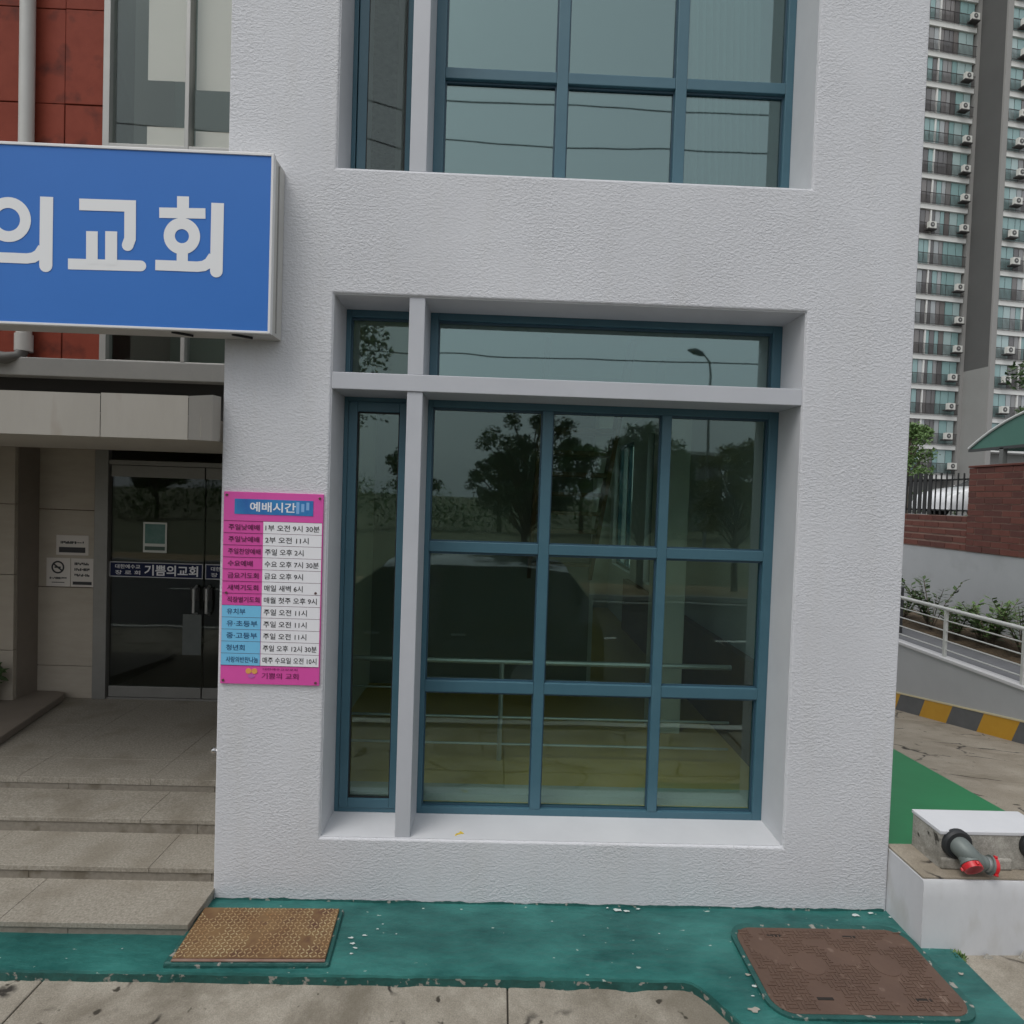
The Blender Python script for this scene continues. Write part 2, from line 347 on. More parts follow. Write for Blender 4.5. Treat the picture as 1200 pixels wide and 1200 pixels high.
for x_, y_, r_ in ((1.30, 2.78, .022), (1.36, 2.99, .012), (2.50, 3.02, .014)): flake(x_, y_, r_, M_FLT, 10, .048)

# driveway going down beside the building, its green painted strip, the path and the terrace beyond
def ramp_z(y): return .432 if y < 3.36 else .432-.176*(y-3.36)
dr = MB(); ys = [3.5, 3.9, 4.6, 5.5, 6.5, 8, 10, 12, 14]
for a, b in zip(ys, ys[1:]): dr.quad((2.40, a, ramp_z(a)), (6.02, a, ramp_z(a)), (6.02, b, ramp_z(b)), (2.40, b, ramp_z(b)))
struct(dr.build('driveway', M_CONC_R))
gs = MB()
def gxe(y): return 3.80+.235*(y-4.286)
yy = [3.505, 4.0, 4.6, 5.4, 6.3, 7.5]
for a, b in zip(yy, yy[1:]): gs.quad((2.405, a, ramp_z(a)+.005), (gxe(a), a, ramp_z(a)+.005), (gxe(b), b, ramp_z(b)+.005), (2.405, b, ramp_z(b)+.005))
struct(gs.build('green_painted_strip', mat('bright_green_paint', (.012, .19, .065), .5, (.016, .22, .08), 3, .5)))
pt = MB(); pt.box(6.1, 8.05, 2, 14, -.3, .44); struct(pt.build('path', mat('path_asphalt', (.12, .125, .135), .9, (.17, .175, .185), 8, .5)))
bd = MB()
for i in range(40):
    for j in range(4):
        def bz(i, j): return .445+.10*max(0, min(1, j/2.0))+.03*noise.noise(Vector((i*.7, j*.9, 1)))
        p = lambda i, j: (7.05+j*.25, 4+i*.25, bz(i, j))
        bd.quad(p(i, j), p(i, j+1), p(i+1, j+1), p(i+1, j))
struct(bd.build('planting_bed', mat('bed_soil', (.055, .04, .025), .95, (.15, .105, .06), 14, .5, bump=1, bscale=30, bdist=.03)))
te = MB(); te.box(8.15, 140, 2, 150, -.5, 2.25); struct(te.build('terrace', mat('terrace_asphalt', (.10, .10, .10), .9, (.14, .14, .14), 3, .5)))

# ================================================================== CHURCH BUILDING
CH = thing('church_building', (0, 3.5, 0), 'white stuccoed corner building with blue framed grid windows and red tiled entrance bay', 'building')
WL, WR, WB, WT = -.998, 1.769, .418, 3.612
UB, UT = 4.325, 7.75
CL, CR = -1.615, 2.416
w = MB()
XB = [CL, WL, WR, CR]; ZB = [-.06, WB, WT, UB, UT, 8.6]
Y0, Y1 = 3.5, 3.92
for i in range(3):
    for j in range(5):
        if i == 1 and j in (1, 3): continue
        a, b, c, d = XB[i], XB[i+1], ZB[j], ZB[j+1]
        w.quad((a, Y0, c), (b, Y0, c), (b, Y0, d), (a, Y0, d)); w.quad((a, Y1, c), (a, Y1, d), (b, Y1, d), (b, Y1, c))
for c, d in ((WB, WT), (UB, UT)):
    w.quad((WL, Y0, c), (WL, Y0, d), (WL, Y1, d), (WL, Y1, c)); w.quad((WR, Y0, c), (WR, Y1, c), (WR, Y1, d), (WR, Y0, d))
    w.quad((WL, Y0, c), (WL, Y1, c), (WR, Y1, c), (WR, Y0, c)); w.quad((WL, Y0, d), (WR, Y0, d), (WR, Y1, d), (WL, Y1, d))
w.quad((CL, Y0, -.06), (CR, Y0, -.06), (CR, Y1, -.06), (CL, Y1, -.06)); w.quad((CL, Y0, 8.6), (CL, Y1, 8.6), (CR, Y1, 8.6), (CR, Y0, 8.6))
for j in range(5):
    w.quad((CL, Y0, ZB[j]), (CL, Y0, ZB[j+1]), (CL, Y1, ZB[j+1]), (CL, Y1, ZB[j])); w.quad((CR, Y0, ZB[j]), (CR, Y1, ZB[j]), (CR, Y1, ZB[j+1]), (CR, Y0, ZB[j+1]))
w.build('front_wall', M_STUCCO, CH, bevel=.012, seg=3)
# smooth painted lining of the window reveals
for c, d in ((WB, WT), (UB, UT)):
    s = MB()
    s.box(WL-.001, WL+.004, Y0+.012, Y1-.1, c+.005, d-.005); s.box(WR-.004, WR+.001, Y0+.012, Y1-.1, c+.005, d-.005)
    s.box(WL+.004, WR-.004, Y0+.012, Y1-.1, c-.001, c+.004); s.box(WL+.004, WR-.004, Y0+.012, Y1-.1, d-.004, d+.001)
    s.build('window_reveal', M_WHITE, CH)
sw = MB(); sw.box(CR-.3, CR-.002, Y1, 12, -1.6, 1.30); sw.box(CR-.3, CR-.002, Y1, 12, 3.45, 4.9); sw.box(CR-.3, CR-.002, Y1, 12, 7.4, 8.6)
for a, b in ((Y1, 7.4), (8.6, 9.5), (11.0, 12)): sw.box(CR-.3, CR-.002, a, b, 1.30, 3.45); sw.box(CR-.3, CR-.002, a, b, 4.9, 7.4)
sw.build('side_wall', M_STUCCO, CH)
for a, b in ((7.4, 8.6), (9.5, 11.0)):  # unseen side windows, added to let more daylight into the dark interior
    for c, d in ((1.30, 3.45), (4.9, 7.4)):
        f = MB(); m_ = (a+b)/2
        for (ya, yb, za, zb) in ((a, a+.05, c, d), (b-.05, b, c, d), (a+.05, b-.05, c, c+.05), (a+.05, b-.05, d-.05, d), (m_-.025, m_+.025, c+.05, d-.05)): f.box(CR-.22, CR-.15, ya, yb, za, zb)
        W = f.build('window', M_FRAME, CH, bevel=.003)
        for ya, yb in ((a+.05, m_-.025), (m_+.025, b-.05)): MB().box(CR-.19, CR-.184, ya, yb, c+.05, d-.05).build('pane', M_GLASS, W)
sw = MB(); sw.box(CL+.002, CL+.25, Y1, 5.95, -.1, 8.6); sw.build('pier_wall', M_STUCCO, CH)
# concrete cross of post and beam standing in the lower opening, post in the upper one
MB().box(-.560, -.4685, 3.517, 3.80, WB+.004, 3.064).build('window_post', M_BEAM, CH, bevel=.004)
MB().box(-.560, -.4685, 3.513, 3.80, 3.162, WT-.004).build('window_post', M_BEAM, CH, bevel=.004)
MB().box(WL+.004, WR-.004, 3.508, 3.80, 3.064, 3.162).build('window_beam', M_BEAM, CH, bevel=.004)
MB().box(-.583, -.485, 3.513, 3.80, UB+.004, UT-.004).build('window_post', M_BEAM, CH, bevel=.004)

FY = 3.79
def rect_frame(mb, x0, x1, z0, z1, l, r, b, t, y0, y1):
    mb.box(x0, x0+l, y0, y1, z0, z1); mb.box(x1-r, x1, y0, y1, z0, z1); mb.box(x0+l, x1-r, y0, y1, z0, z0+b); mb.box(x0+l, x1-r, y0, y1, z1-t, z1)
def grid_window(x0, x1, z0, z1, vb, hb, gl, l=.06, r=.06, b=.06, t=.06, parent=CH):
    f = MB(); rect_frame(f, x0, x1, z0, z1, l, r, b, t, FY, FY+.07)
    W = f.build('window', M_FRAME, parent, bevel=.003)
    ex = [x0+l]+[v for p in vb for v in p]+[x1-r]; ez = [z0+b]+[v for p in hb for v in p]+[z1-t]
    for a, c in vb: MB().box(a, c, FY-.004, FY+.066, z0+b, z1-t).build('mullion', M_FRAME, W, bevel=.004)
    for i in range(0, len(ex), 2):
        for a, c in hb: MB().box(ex[i], ex[i+1], FY-.001, FY+.064, a, c).build('glazing_bar', M_FRAME, W, bevel=.004)
        for j in range(0, len(ez), 2):
            xa, xb, za, zb = ex[i], ex[i+1], ez[j], ez[j+1]
            bd = MB(); rect_frame(bd, xa, xb, za, zb, .008, .008, .008, .014, FY+.022, FY+.036); bd.build('glazing_bead', M_FRAME_D, W)
            MB().box(xa+.002, xb-.002, FY+.036, FY+.042, za+.002, zb-.002).build('pane', gl, W)
    return W
VB = [(.257, .323), (1.017, 1.078)]
grid_window(-.4685, WR-.004, WB+.004, 3.064, VB, [(1.211, 1.283), (2.107, 2.173)], M_GLASS, l=.03, r=.062, b=.045, t=.045)
grid_window(-.4685, WR-.004, 3.162, WT-.004, [], [], M_GLASS_UP, l=.05, r=.06, b=.03, t=.045)
grid_window(WL+.004, -.560, 3.162, WT-.004, [], [], M_GLASS, l=.03, r=.03, b=.03, t=.045)
VU = [(.274, .344), (1.019, 1.089)]
grid_window(-.485, WR-.004, UB+.004, UT-.004, VU, [(5.057, 5.125), (6.35, 6.42)], M_GLASS_UP, l=.063, r=.05, b=.05, t=.06)
def casement(x0, x1, z0, z1, gl, ang):
    f = MB(); rect_frame(f, x0, x1, z0, z1, .028, .028, .028, .028, FY, FY+.07)
    W = f.build('window', M_FRAME, CH, bevel=.003)
    hx = x0+.03
    piv = Vector((hx, FY+.02, z0))
    def rot(mb):
        c, s_ = math.cos(ang), math.sin(ang)
        mb.v = [(piv.x+(x-piv.x)*c-(y-piv.y)*s_, piv.y+(x-piv.x)*s_+(y-piv.y)*c, z) for x, y, z in mb.v]; return mb
    s = MB(); rect_frame(s, hx, x1-.03, z0+.03, z1-.03, .055, .055, .06, .06, FY-.006, FY+.04); rot(s).build('sash', M_FRAME, W, bevel=.004)
    s = MB(); rect_frame(s, hx+.055, x1-.085, z0+.09, z1-.09, .007, .007, .007, .007, FY+.006, FY+.02); rot(s).build('glazing_bead', M_GASKET, W)
    s = MB().box(hx+.057, x1-.087, FY+.02, FY+.026, z0+.092, z1-.092); rot(s).build('pane', gl, W)
casement(WL+.004, -.560, WB+.004, 3.064, M_GLASS, 0)
casement(WL+.004, -.583, UB+.004, UT-.004, M_GLASS_OLD, R(14))

# rooms behind the glass
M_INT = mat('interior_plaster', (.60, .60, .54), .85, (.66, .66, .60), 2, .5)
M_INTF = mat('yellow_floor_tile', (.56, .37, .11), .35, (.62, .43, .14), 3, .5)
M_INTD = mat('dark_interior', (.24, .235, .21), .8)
M_WOOD = mat('interior_brown_wood', (.12, .065, .03), .5, (.16, .09, .045), 6, .5)
i = MB(); i.box(CL+.25, CR-.3, 3.93, 11.5, .36, .42); i.build('ground_floor', M_INTF, CH)
i = MB(); i.box(CL+.25, CR-.3, 3.93, 11.5, 3.72, 4.22); i.build('ceiling', M_INT, CH)
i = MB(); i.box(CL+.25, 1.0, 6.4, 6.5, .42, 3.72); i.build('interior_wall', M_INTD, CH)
i = MB(); i.box(1.0, CR-.3, 11.3, 11.5, .42, 3.72); i.build('interior_wall', M_INT, CH)
i = MB(); i.box(CL+.25, CL+.28, 3.93, 6.4, .42, 3.72); i.build('interior_wall', M_INT, CH)
i = MB(); i.box(1.0, 1.06, 6.5, 11.3, .42, 3.72); i.build('interior_wall', M_INT, CH)
i = MB(); i.box(1.40, 1.66, 5.2, 5.46, .42, 3.72); i.build('column', M_INT, CH, bevel=.01)
i = MB(); i.box(2.02, 2.1, 4.2, 9.5, .42, 1.22); i.build('wainscot', M_WOOD, CH)
i = MB(); i.box(CL+.25, 1.95, 3.96, 4.10, .42, .47); i.build('inner_sill', mat('inner_stone', (.40, .42, .40), .3), CH)
# an inside stair climbing to the right behind the middle panes
st = MB()
for k in range(10): st.box(.36, .98, 6.30-k*.16, 6.56-k*.16 if k else 6.39, 1.75+k*.185, 1.79+k*.185)
st.build('inside_stair', M_WOOD, CH)
for xx in (.32, .98):
    q = MB(); q.prism([(6.39, 1.60), (6.39, 1.86), (4.78, 3.70), (4.60, 3.70)], 'x', xx, xx+.04); q.build('stair_stringer', M_WOOD, CH)
i = MB(); i.box(CL+.25, CR-.3, 7.2, 7.3, 4.22, 8.6); i.build('interior_wall', M_INT, CH)
i = MB(); i.box(CL+.25, CR-.3, 3.93, 7.2, 8.4, 8.6); i.build('ceiling', M_INT, CH)
M_STEEL = mat('brushed_steel', (.50, .51, .50), .4, metal=.7)
hr = thing('handrail', (0, 4.6, .42), 'stainless steel pipe handrail inside, seen through the large ground floor window', 'handrail')
for z, r_ in ((1.19, .021), (.755, .011), (.545, .011), (.97, .008)): MB().tube([(-1.3, 4.6, z), (1.85, 4.6, z)], r_, 8).build('rail', M_STEEL, hr, smooth=True)
for xx in (.06,): MB().tube([(xx, 4.6, .42), (xx, 4.6, 1.19)], .019, 8).build('post', M_STEEL, hr, smooth=True)
cu = MB(); P = []
for k in range(60):
    xx = 1.28+k*.0085; P.append((xx, 4.25+.03*math.sin(k*1.1)))
for (a, b) in zip(P, P[1:]):
    zt = 7.7
    cu.quad((a[0]-.0, a[1], 4.3), (b[0], b[1], 4.3), (b[0]-.10, b[1], zt), (a[0]-.10, a[1], zt))
o = one(cu, 'curtain', mat('pale_curtain', (.62, .64, .60), .9), 'pale curtain hanging behind the right upper floor pane', 'curtain', smooth=True)
md = o.modifiers.new('solid', 'SOLIDIFY'); md.thickness = .004

# ---- recessed entrance bay: red tile wall over a canopy, stone cladding and glass doors below
M_RED = mat('red_tile', (.20, .040, .024), .65, (.26, .058, .036), 7, .6, spec=.15, bump=.2, bscale=60, bdist=.003, col3=(.11, .03, .022), n3=(5, .55, .7))
M_REDJ = mat('red_tile_joint', (.085, .026, .020), .9)
RY = 4.8
MB().box(-6.2, -3.13, RY+.012, RY+.3, 2.75, 8.6).build('upper_wall', M_REDJ, CH)
for xa, xb in ((-3.477, -3.172), (-3.78, -3.483), (-4.45, -3.786), (-5.15, -4.456), (-6.2, -5.156)):
    for za, zb in ((3.24, 3.955), (3.961, 4.678), (4.684, 5.404), (5.410, 6.128), (6.134, 6.85), (6.856, 7.57), (7.576, 8.6)):
        d = rnd.uniform(-.004, .003)
        MB().box(xa, xb, RY+d, RY+.05, za, zb).build('tile', M_RED, CH, bevel=.004)
W = None
f = MB(); rect_frame(f, -3.17, CL+.01, 3.40, 8.0, .05, .03, .04, .05, RY-.03, RY+.05); W = f.build('window', M_ALU, CH, bevel=.003)
MB().box(-2.540, -2.508, RY-.034, RY+.05, 3.44, 7.95).build('mullion', M_ALU, W, bevel=.003)
MB().box(-3.12, -2.540, RY-.03, RY+.046, 5.06, 5.11).build('glazing_bar', M_ALU, W, bevel=.003); MB().box(-2.508, CL-.02, RY-.03, RY+.046, 5.06, 5.11).build('glazing_bar', M_ALU, W, bevel=.003)
for xa, xb in ((-3.12, -2.54), (-2.508, CL-.02)):
    for za, zb in ((3.44, 5.06), (5.11, 7.95)):
        MB().box(xa, xb, RY+.012, RY+.018, za, zb).build('pane', M_GLASS_OLD, W)
# pale paper screens fixed inside these panes
M_PAPER = mat('window_paper', (.76, .68, .63), .85)
for xa, xb, za, zb in ((-2.88, -2.545, 5.66, 6.6), (-2.50, CL-.03, 5.60, 6.6), (-2.88, -2.545, 4.7, 5.30), (-2.50, CL-.03, 4.7, 5.28)):
    MB().box(xa, xb, RY+.06, RY+.064, za, zb).build('paper_screen', M_PAPER, W)
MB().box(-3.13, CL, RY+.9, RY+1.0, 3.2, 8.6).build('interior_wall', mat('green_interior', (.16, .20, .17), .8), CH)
MB().box(-3.13, CL, RY+.05, RY+.9, 8.3, 8.6).build('ceiling', M_INT, CH)
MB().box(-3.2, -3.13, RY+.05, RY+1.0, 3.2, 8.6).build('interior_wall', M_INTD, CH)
MB().box(-6.2, CL-.01, RY-.13, RY+.03, 3.275, 3.415).build('wall_ledge', mat('ledge_metal', (.24, .245, .24), .5, (.30, .30, .29), 3, .5), CH, bevel=.006)
MB().box(-6.2, CL-.01, RY-.02, RY+.2, 2.90, 3.275).build('ledge_underwall', mat('ledge_shade_black', (.03, .03, .03), .9), CH)  # near-black colour stands in for the shade beneath the ledge
# canopy: bent sheet-metal fascia panels around a flat roof
M_FASC = mat('canopy_sheet', (.29, .27, .235), .5, (.34, .32, .285), 2.5, .5, col3=(.27, .24, .20), n3=(3.5, .58, .72), stretch=(2.4, 1, .6))
cn = MB().box(-6.2, -1.66, 3.34, 4.8, 2.735, 2.86).build('canopy', mat('canopy_soffit', (.40, .37, .32), .8), CH)
xs = [-6.2, -5.05, -3.92, -2.76, -2.17, -1.70]
for a, b in zip(xs, xs[1:]):
    s = MB(); zt = 2.955+rnd.uniform(-.006, .006); zb = 2.722+rnd.uniform(-.003, .003)
    n = 8
    for k in range(n):
        x0_, x1_ = a+.002+(b-a-.004)*k/n, a+.002+(b-a-.004)*(k+1)/n
        f0 = .006*math.sin(math.pi*k/n); f1 = .006*math.sin(math.pi*(k+1)/n)
        s.quad((x0_, 3.285-f0, zb), (x1_, 3.285-f1, zb), (x1_, 3.285-f1*.3, zt), (x0_, 3.285-f0*.3, zt))
        s.quad((x0_, 3.285-f0*.3, zt), (x1_, 3.285-f1*.3, zt), (x1_, 3.33, zt-.004), (x0_, 3.33, zt-.004))
        s.quad((x1_, 3.285-f1, zb), (x0_, 3.285-f0, zb), (x0_, 3.36, zb+.006), (x1_, 3.36, zb+.006))
    s.build('fascia_panel', M_FASC, cn, smooth=False)
s = MB(); s.quad((-1.698, 3.283, 2.722), (-1.625, 3.40, 2.728), (-1.625, 3.40, 2.985), (-1.698, 3.283, 2.957))
s.quad((-1.625, 3.40, 2.728), (-1.625, 3.498, 2.735), (-1.625, 3.498, 2.99), (-1.625, 3.40, 2.985)); s.build('fascia_panel', M_FASC, cn)
# ceiling of the recess, stone cladding
M_STONE = mat('beige_stone_cladding', (.36, .315, .255), .6, (.43, .385, .32), 3, .5, stretch=(1, 1, 4))
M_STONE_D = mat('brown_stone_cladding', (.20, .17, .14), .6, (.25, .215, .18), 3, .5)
DY = 5.856
MB().box(-6.2, CL+.02, 4.8, DY+.3, 2.89, 2.96).build('ceiling', mat('recess_ceiling', (.34, .32, .28), .8), CH)
MB().box(-4.44, -3.90, DY+.02, DY+.25, .3, 2.95).build('cladding_backing', M_REDJ, CH)
for za, zb in ((.36, .684), (.689, 1.450), (1.456, 2.20), (2.206, 2.89)):
    MB().box(-4.432, -3.893, DY-.005, DY+.03, za, zb).build('stone_panel', M_STONE, CH, bevel=.003)
MB().box(-6.2, -4.45, 5.60, DY+.25, .3, 2.95).build('cladding_backing', M_REDJ, CH)
for xa, xb in ((-5.0, -4.437), (-5.6, -5.004), (-6.2, -5.604)):
    for za, zb in ((.36, .90), (.905, 1.60), (1.605, 2.25), (2.255, 2.89)):
        MB().box(xa, xb, 5.565, 5.61, za, zb).build('stone_panel', M_STONE, CH, bevel=.003)
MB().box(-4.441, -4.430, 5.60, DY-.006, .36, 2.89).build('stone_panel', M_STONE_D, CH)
MB().box(-6.25, -6.2, 3.6, DY+.3, 0, 8.6).build('side_wall', M_STONE, CH)
# doors
M_DOORM = mat('dull_steel', (.22, .215, .20), .45, (.27, .265, .25), 4, .5, metal=.4)
MB().box(-3.893, -3.765, DY-.03, DY+.08, .375, 2.89).build('door_jamb', M_DOORM, CH, bevel=.004)
MB().box(-1.80, -1.70, DY-.03, DY+.08, .375, 2.89).build('door_jamb', M_DOORM, CH, bevel=.004)
MB().box(-3.765, -1.80, DY-.02, DY+.07, 2.655, 2.70).build('door_header', M_DOORM, CH, bevel=.004)
MB().box(-3.765, -1.80, DY+.02, DY+.03, 2.70, 2.885).build('transom_pane', M_GLASS_DOOR, CH)
MB().box(-3.765, -1.80, DY-.01, DY+.06, .372, .392).build('threshold', M_DOORM, CH)
def door(x0, x1, hinge):
    d = MB().box(x0, x1, DY+.01, DY+.022, .50, 2.54).build('door', M_GLASS_DOOR, CH)
    MB().box(x0, x1, DY-.004, DY+.036, .395, .50).build('bottom_rail', M_DOORM, d, bevel=.003)
    MB().box(x0, x1, DY-.004, DY+.036, 2.54, 2.65).build('top_rail', M_DOORM, d, bevel=.003)
    hx = x1-.055 if hinge == 'l' else x0+.055
    h = MB(); h.tube([(hx, DY-.002, 1.23), (hx, DY-.06, 1.25), (hx, DY-.06, 1.48), (hx, DY-.002, 1.50)], .014, 8); h.build('handle', M_STEEL, d, smooth=True)
    MB().box(hx-.055, hx+.03, DY-.012, DY+.01, 1.36, 1.49).build('lock_case', mat('black_plastic', (.02, .02, .02), .4), d, bevel=.004)
    return d
door(-3.752, -2.860, 'l'); door(-2.848, -1.81, 'r')
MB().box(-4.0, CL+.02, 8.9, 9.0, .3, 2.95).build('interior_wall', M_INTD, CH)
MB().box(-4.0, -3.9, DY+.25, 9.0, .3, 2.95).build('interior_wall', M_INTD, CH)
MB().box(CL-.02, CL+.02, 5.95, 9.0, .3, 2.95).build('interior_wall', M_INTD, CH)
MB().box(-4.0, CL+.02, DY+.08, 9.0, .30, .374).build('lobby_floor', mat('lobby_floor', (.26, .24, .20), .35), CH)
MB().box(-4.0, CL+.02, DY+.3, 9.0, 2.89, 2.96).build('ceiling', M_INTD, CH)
MB().box(-6.25, 2.2, 11.5, 11.7, -.2, 8.6).build('rear_wall', M_STUCCO, CH)
MB().box(-6.25, CR, 3.95, 11.7, 8.6, 8.75).build('roof', M_CONC_G, CH)
MB().box(-6.25, -6.2, DY+.3, 11.7, 0, 8.6).build('side_wall', M_STUCCO, CH)

# ================================================================== THINGS ON AND AROUND THE BUILDING
# ---- granite steps
M_GRAN = mat('step_granite', (.20, .18, .145), .85, (.41, .38, .325), 75, .42, bump=.5, bscale=130, bdist=.004, col3=(.20, .175, .135), n3=(2.6, .50, .80), spec=.25)
M_GRAN_R = mat('riser_granite', (.17, .15, .12), .85, (.27, .245, .205), 40, .6, bump=.3, bscale=120, bdist=.003, col3=(.14, .12, .09), n3=(6, .56, .66))
ST = thing('entrance_steps', (-3, 3.9, 0), 'four low worn granite steps and landing leading up to the glass entrance doors', 'steps')
MB().box(-6.15, -1.63, 4.30, DY+.3, 0, .33).build('step_core', M_CONC_G, ST)
lv = [(.375, 4.256, DY), (.285, 3.90, 4.30), (.187, 3.551, 3.95), (.105, 3.20, 3.60)]
zb = [.285, .187, .105, .03]
joints = [[-6.15, -5.0, -4.1, -2.79, -1.625], [-6.15, -5.3, -3.6, -2.28, -1.625], [-6.15, -4.9, -3.1, -2.02, -1.625], [-6.15, -4.4, -2.62, -1.605]]
for k, (z, yf, yb_) in enumerate(lv):
    if k:
        js = joints[k]
        for a, b in zip(js, js[1:]): MB().box(a+.001, b-.001, yf, yb_+.05, z-.030, z+rnd.uniform(-.001, .001)).build('tread', M_GRAN, ST, bevel=.003)
        for a, b in zip([c+.37 if 0 < i_ < len(js)-1 else c for i_, c in enumerate(js)], [c+.37 if i_ < len(js)-2 else c for i_, c in enumerate(js[1:])]):
            MB().box(a+.001, b-.001, yf+.007, yf+.06, zb[k]-.03, z-.0305).build('riser', M_GRAN_R, ST, bevel=.003)
    else:
        xs = [-6.15, -5.0, -4.25, -3.35, -2.42, -1.625]; ysl = [4.256, 4.56, 5.2, DY+.05]
        for a, b in zip(xs, xs[1:]):
            for c, d in zip(ysl, ysl[1:]): MB().box(a+.001, b-.001, c+.001, d-.001, .33, .375+rnd.uniform(-.0008, .0008)).build('landing_tile', M_GRAN, ST, bevel=.0022)
        for a, b in ((-6.15, -4.6), (-4.6, -3.0), (-3.0, -1.97), (-1.97, -1.63)): MB().box(a+.001, b-.001, 4.263, 4.30, .25, .33).build('riser', M_GRAN_R, ST, bevel=.003)
MB().box(-6.1, -1.64, 3.62, 4.3, 0, .15).build('step_core', M_CONC_G, ST); MB().box(-6.1, -1.66, 3.97, 4.3, .1, .25).build('step_core', M_CONC_G, ST)
MB().box(-6.1, -1.612, 3.25, 3.62, 0, .069).build('step_core', M_CONC_G, ST)
lg = MB(); lg.prism([(-3.86, 4.5), (-3.875, 4.743), (-4.10, 5.74), (-4.15, 5.82), (-4.25, 5.85), (-6.15, 5.85), (-6.15, 4.5)], 'z', .376, .440)
one(lg, 'stone_ledge', M_STONE_D, 'low dark stone planter ledge at the side of the entrance landing', 'ledge', bevel=.01)

# ---- shop-front style church sign
SG = thing('church_signboard', (-3, 3.4, 3.32), 'large blue lightbox sign with white Hangul lettering above the entrance canopy', 'sign')
SX0, SX1, SZ0, SZ1 = -5.3, -1.288, 3.322, 4.285
M_SIGNF = mat('sign_frame_metal', (.46, .455, .43), .45, (.52, .515, .49), 4, .5)
MB().box(SX0, SX1, 3.335, 3.497, SZ0, SZ1).build('cabinet', M_SIGNF, SG, bevel=.003)
f = MB(); rect_frame(f, SX0-.004, SX1+.004, SZ0-.004, SZ1+.004, .014, .014, .012, .014, 3.318, 3.352); f.build('edge_trim', mat('sign_white_trim', (.72, .72, .72), .4), SG, bevel=.002)
MB().box(SX1-.0, SX1+.006, 3.40, 3.408, SZ0+.02, SZ1-.02).build('side_seam', mat('side_seam_grey', (.30, .295, .28), .6), SG)  # greyer strip along the cabinet's side profile
M_BLUE = mat('blue_sign_film', (.038, .165, .52), .4, (.042, .18, .56), 1.2, .5, spec=.25)
MB().box(SX0+.010, SX1-.010, 3.324, 3.340, SZ0+.008, SZ1-.010).build('sign_face', M_BLUE, SG)
for xx in (-1.78, -1.45, -2.9):
    MB().tube([(xx-.06, 3.36, SZ0-.006), (xx+.03, 3.42, SZ0-.008)], .007, 6).build('cable_stub', M_GASKET, SG)
M_LET = mat('white_sign_film', (.78, .79, .80), .4)
LY = 3.3235; lk = [0]
def stroke(mb, pts, w, r0=False, r1=True):
    pts = [Vector((p[0], p[1])) for p in pts]; L_, R_ = [], []
    for k, p in enumerate(pts):
        d0 = (p-pts[k-1]).normalized() if k else None; d1 = (pts[k+1]-p).normalized() if k < len(pts)-1 else None
        d = ((d0 or d1)+(d1 or d0)).normalized(); nrm = Vector((-d.y, d.x)); sc = 1/max(.5, nrm.dot(Vector((-(d0 or d1).y, (d0 or d1).x))))
        L_.append(p+nrm*w/2*sc); R_.append(p-nrm*w/2*sc)
    poly = list(L_)
    if r1:
        d = (pts[-1]-pts[-2]).normalized(); a0 = math.atan2(d.y, d.x)
        poly += [pts[-1]+Vector((math.cos(a0+t), math.sin(a0+t)))*w/2 for t in [math.pi/2-math.pi*j/8 for j in range(1, 8)]]
    poly += R_[::-1]
    if r0:
        d = (pts[0]-pts[1]).normalized(); a0 = math.atan2(d.y, d.x)
        poly += [pts[0]+Vector((math.cos(a0+t), math.sin(a0+t)))*w/2 for t in [math.pi/2-math.pi*j/8 for j in range(1, 8)]]
    lk[0] += 1; y = LY-.0012-.00012*(lk[0] % 7)
    mb.add([(p.x, y, p.y) for p in poly], [tuple(range(len(poly)))])
def ring(mb, cx, cz, ro, ri, n=40):
    lk[0] += 1; y = LY-.0012-.00012*(lk[0] % 7)
    for k in range(n):
        a, b = 2*math.pi*k/n, 2*math.pi*(k+1)/n
        c = lambda t, r: (cx+math.cos(t)*r, cz+math.sin(t)*r)
        p = [c(a, ri), c(a, ro), c(b, ro), c(b, ri)]
        mb.quad(*[(q[0], y, q[1]) for q in p])
def curve_foot(x0, z, x1, dz):   # a flat foot that sweeps up at its right end
    return [(x0, z), (x1-.085, z), (x1-.05, z+.006), (x1-.022, z+.024), (x1, z+dz)]
SW = .062
l = MB(); ring(l, -2.700, 3.876, .120, .062); stroke(l, curve_foot(-2.86, 3.672, -2.515, .06), .055, False, False); stroke(l, [(-2.498, 4.006), (-2.498, 3.638)], .070, False, True); l.build('letter', M_LET, SG, weld=False)
l = MB(); stroke(l, [(-2.324, 3.973), (-2.052, 3.976), (-2.050, 3.80), (-2.062, 3.765)], SW, False, True)
stroke(l, [(-2.254, 3.832), (-2.252, 3.655)], SW, False, False); stroke(l, [(-2.151, 3.836), (-2.149, 3.655)], .064, False, False); stroke(l, [(-2.380, 3.652), (-1.990, 3.657)], .058, False, True); l.build('letter', M_LET, SG, weld=False)
l = MB(); stroke(l, [(-1.770, 4.040), (-1.769, 3.95)], .064, False, False); stroke(l, [(-1.896, 3.947), (-1.648, 3.953)], .056, False, False); ring(l, -1.772, 3.826, .098, .038)
stroke(l, [(-1.768, 3.742), (-1.768, 3.68)], .06, False, False); stroke(l, curve_foot(-1.912, 3.665, -1.60, .06), .056, False, False); stroke(l, [(-1.583, 4.012), (-1.583, 3.645)], .068, False, True); l.build('letter', M_LET, SG, weld=False)
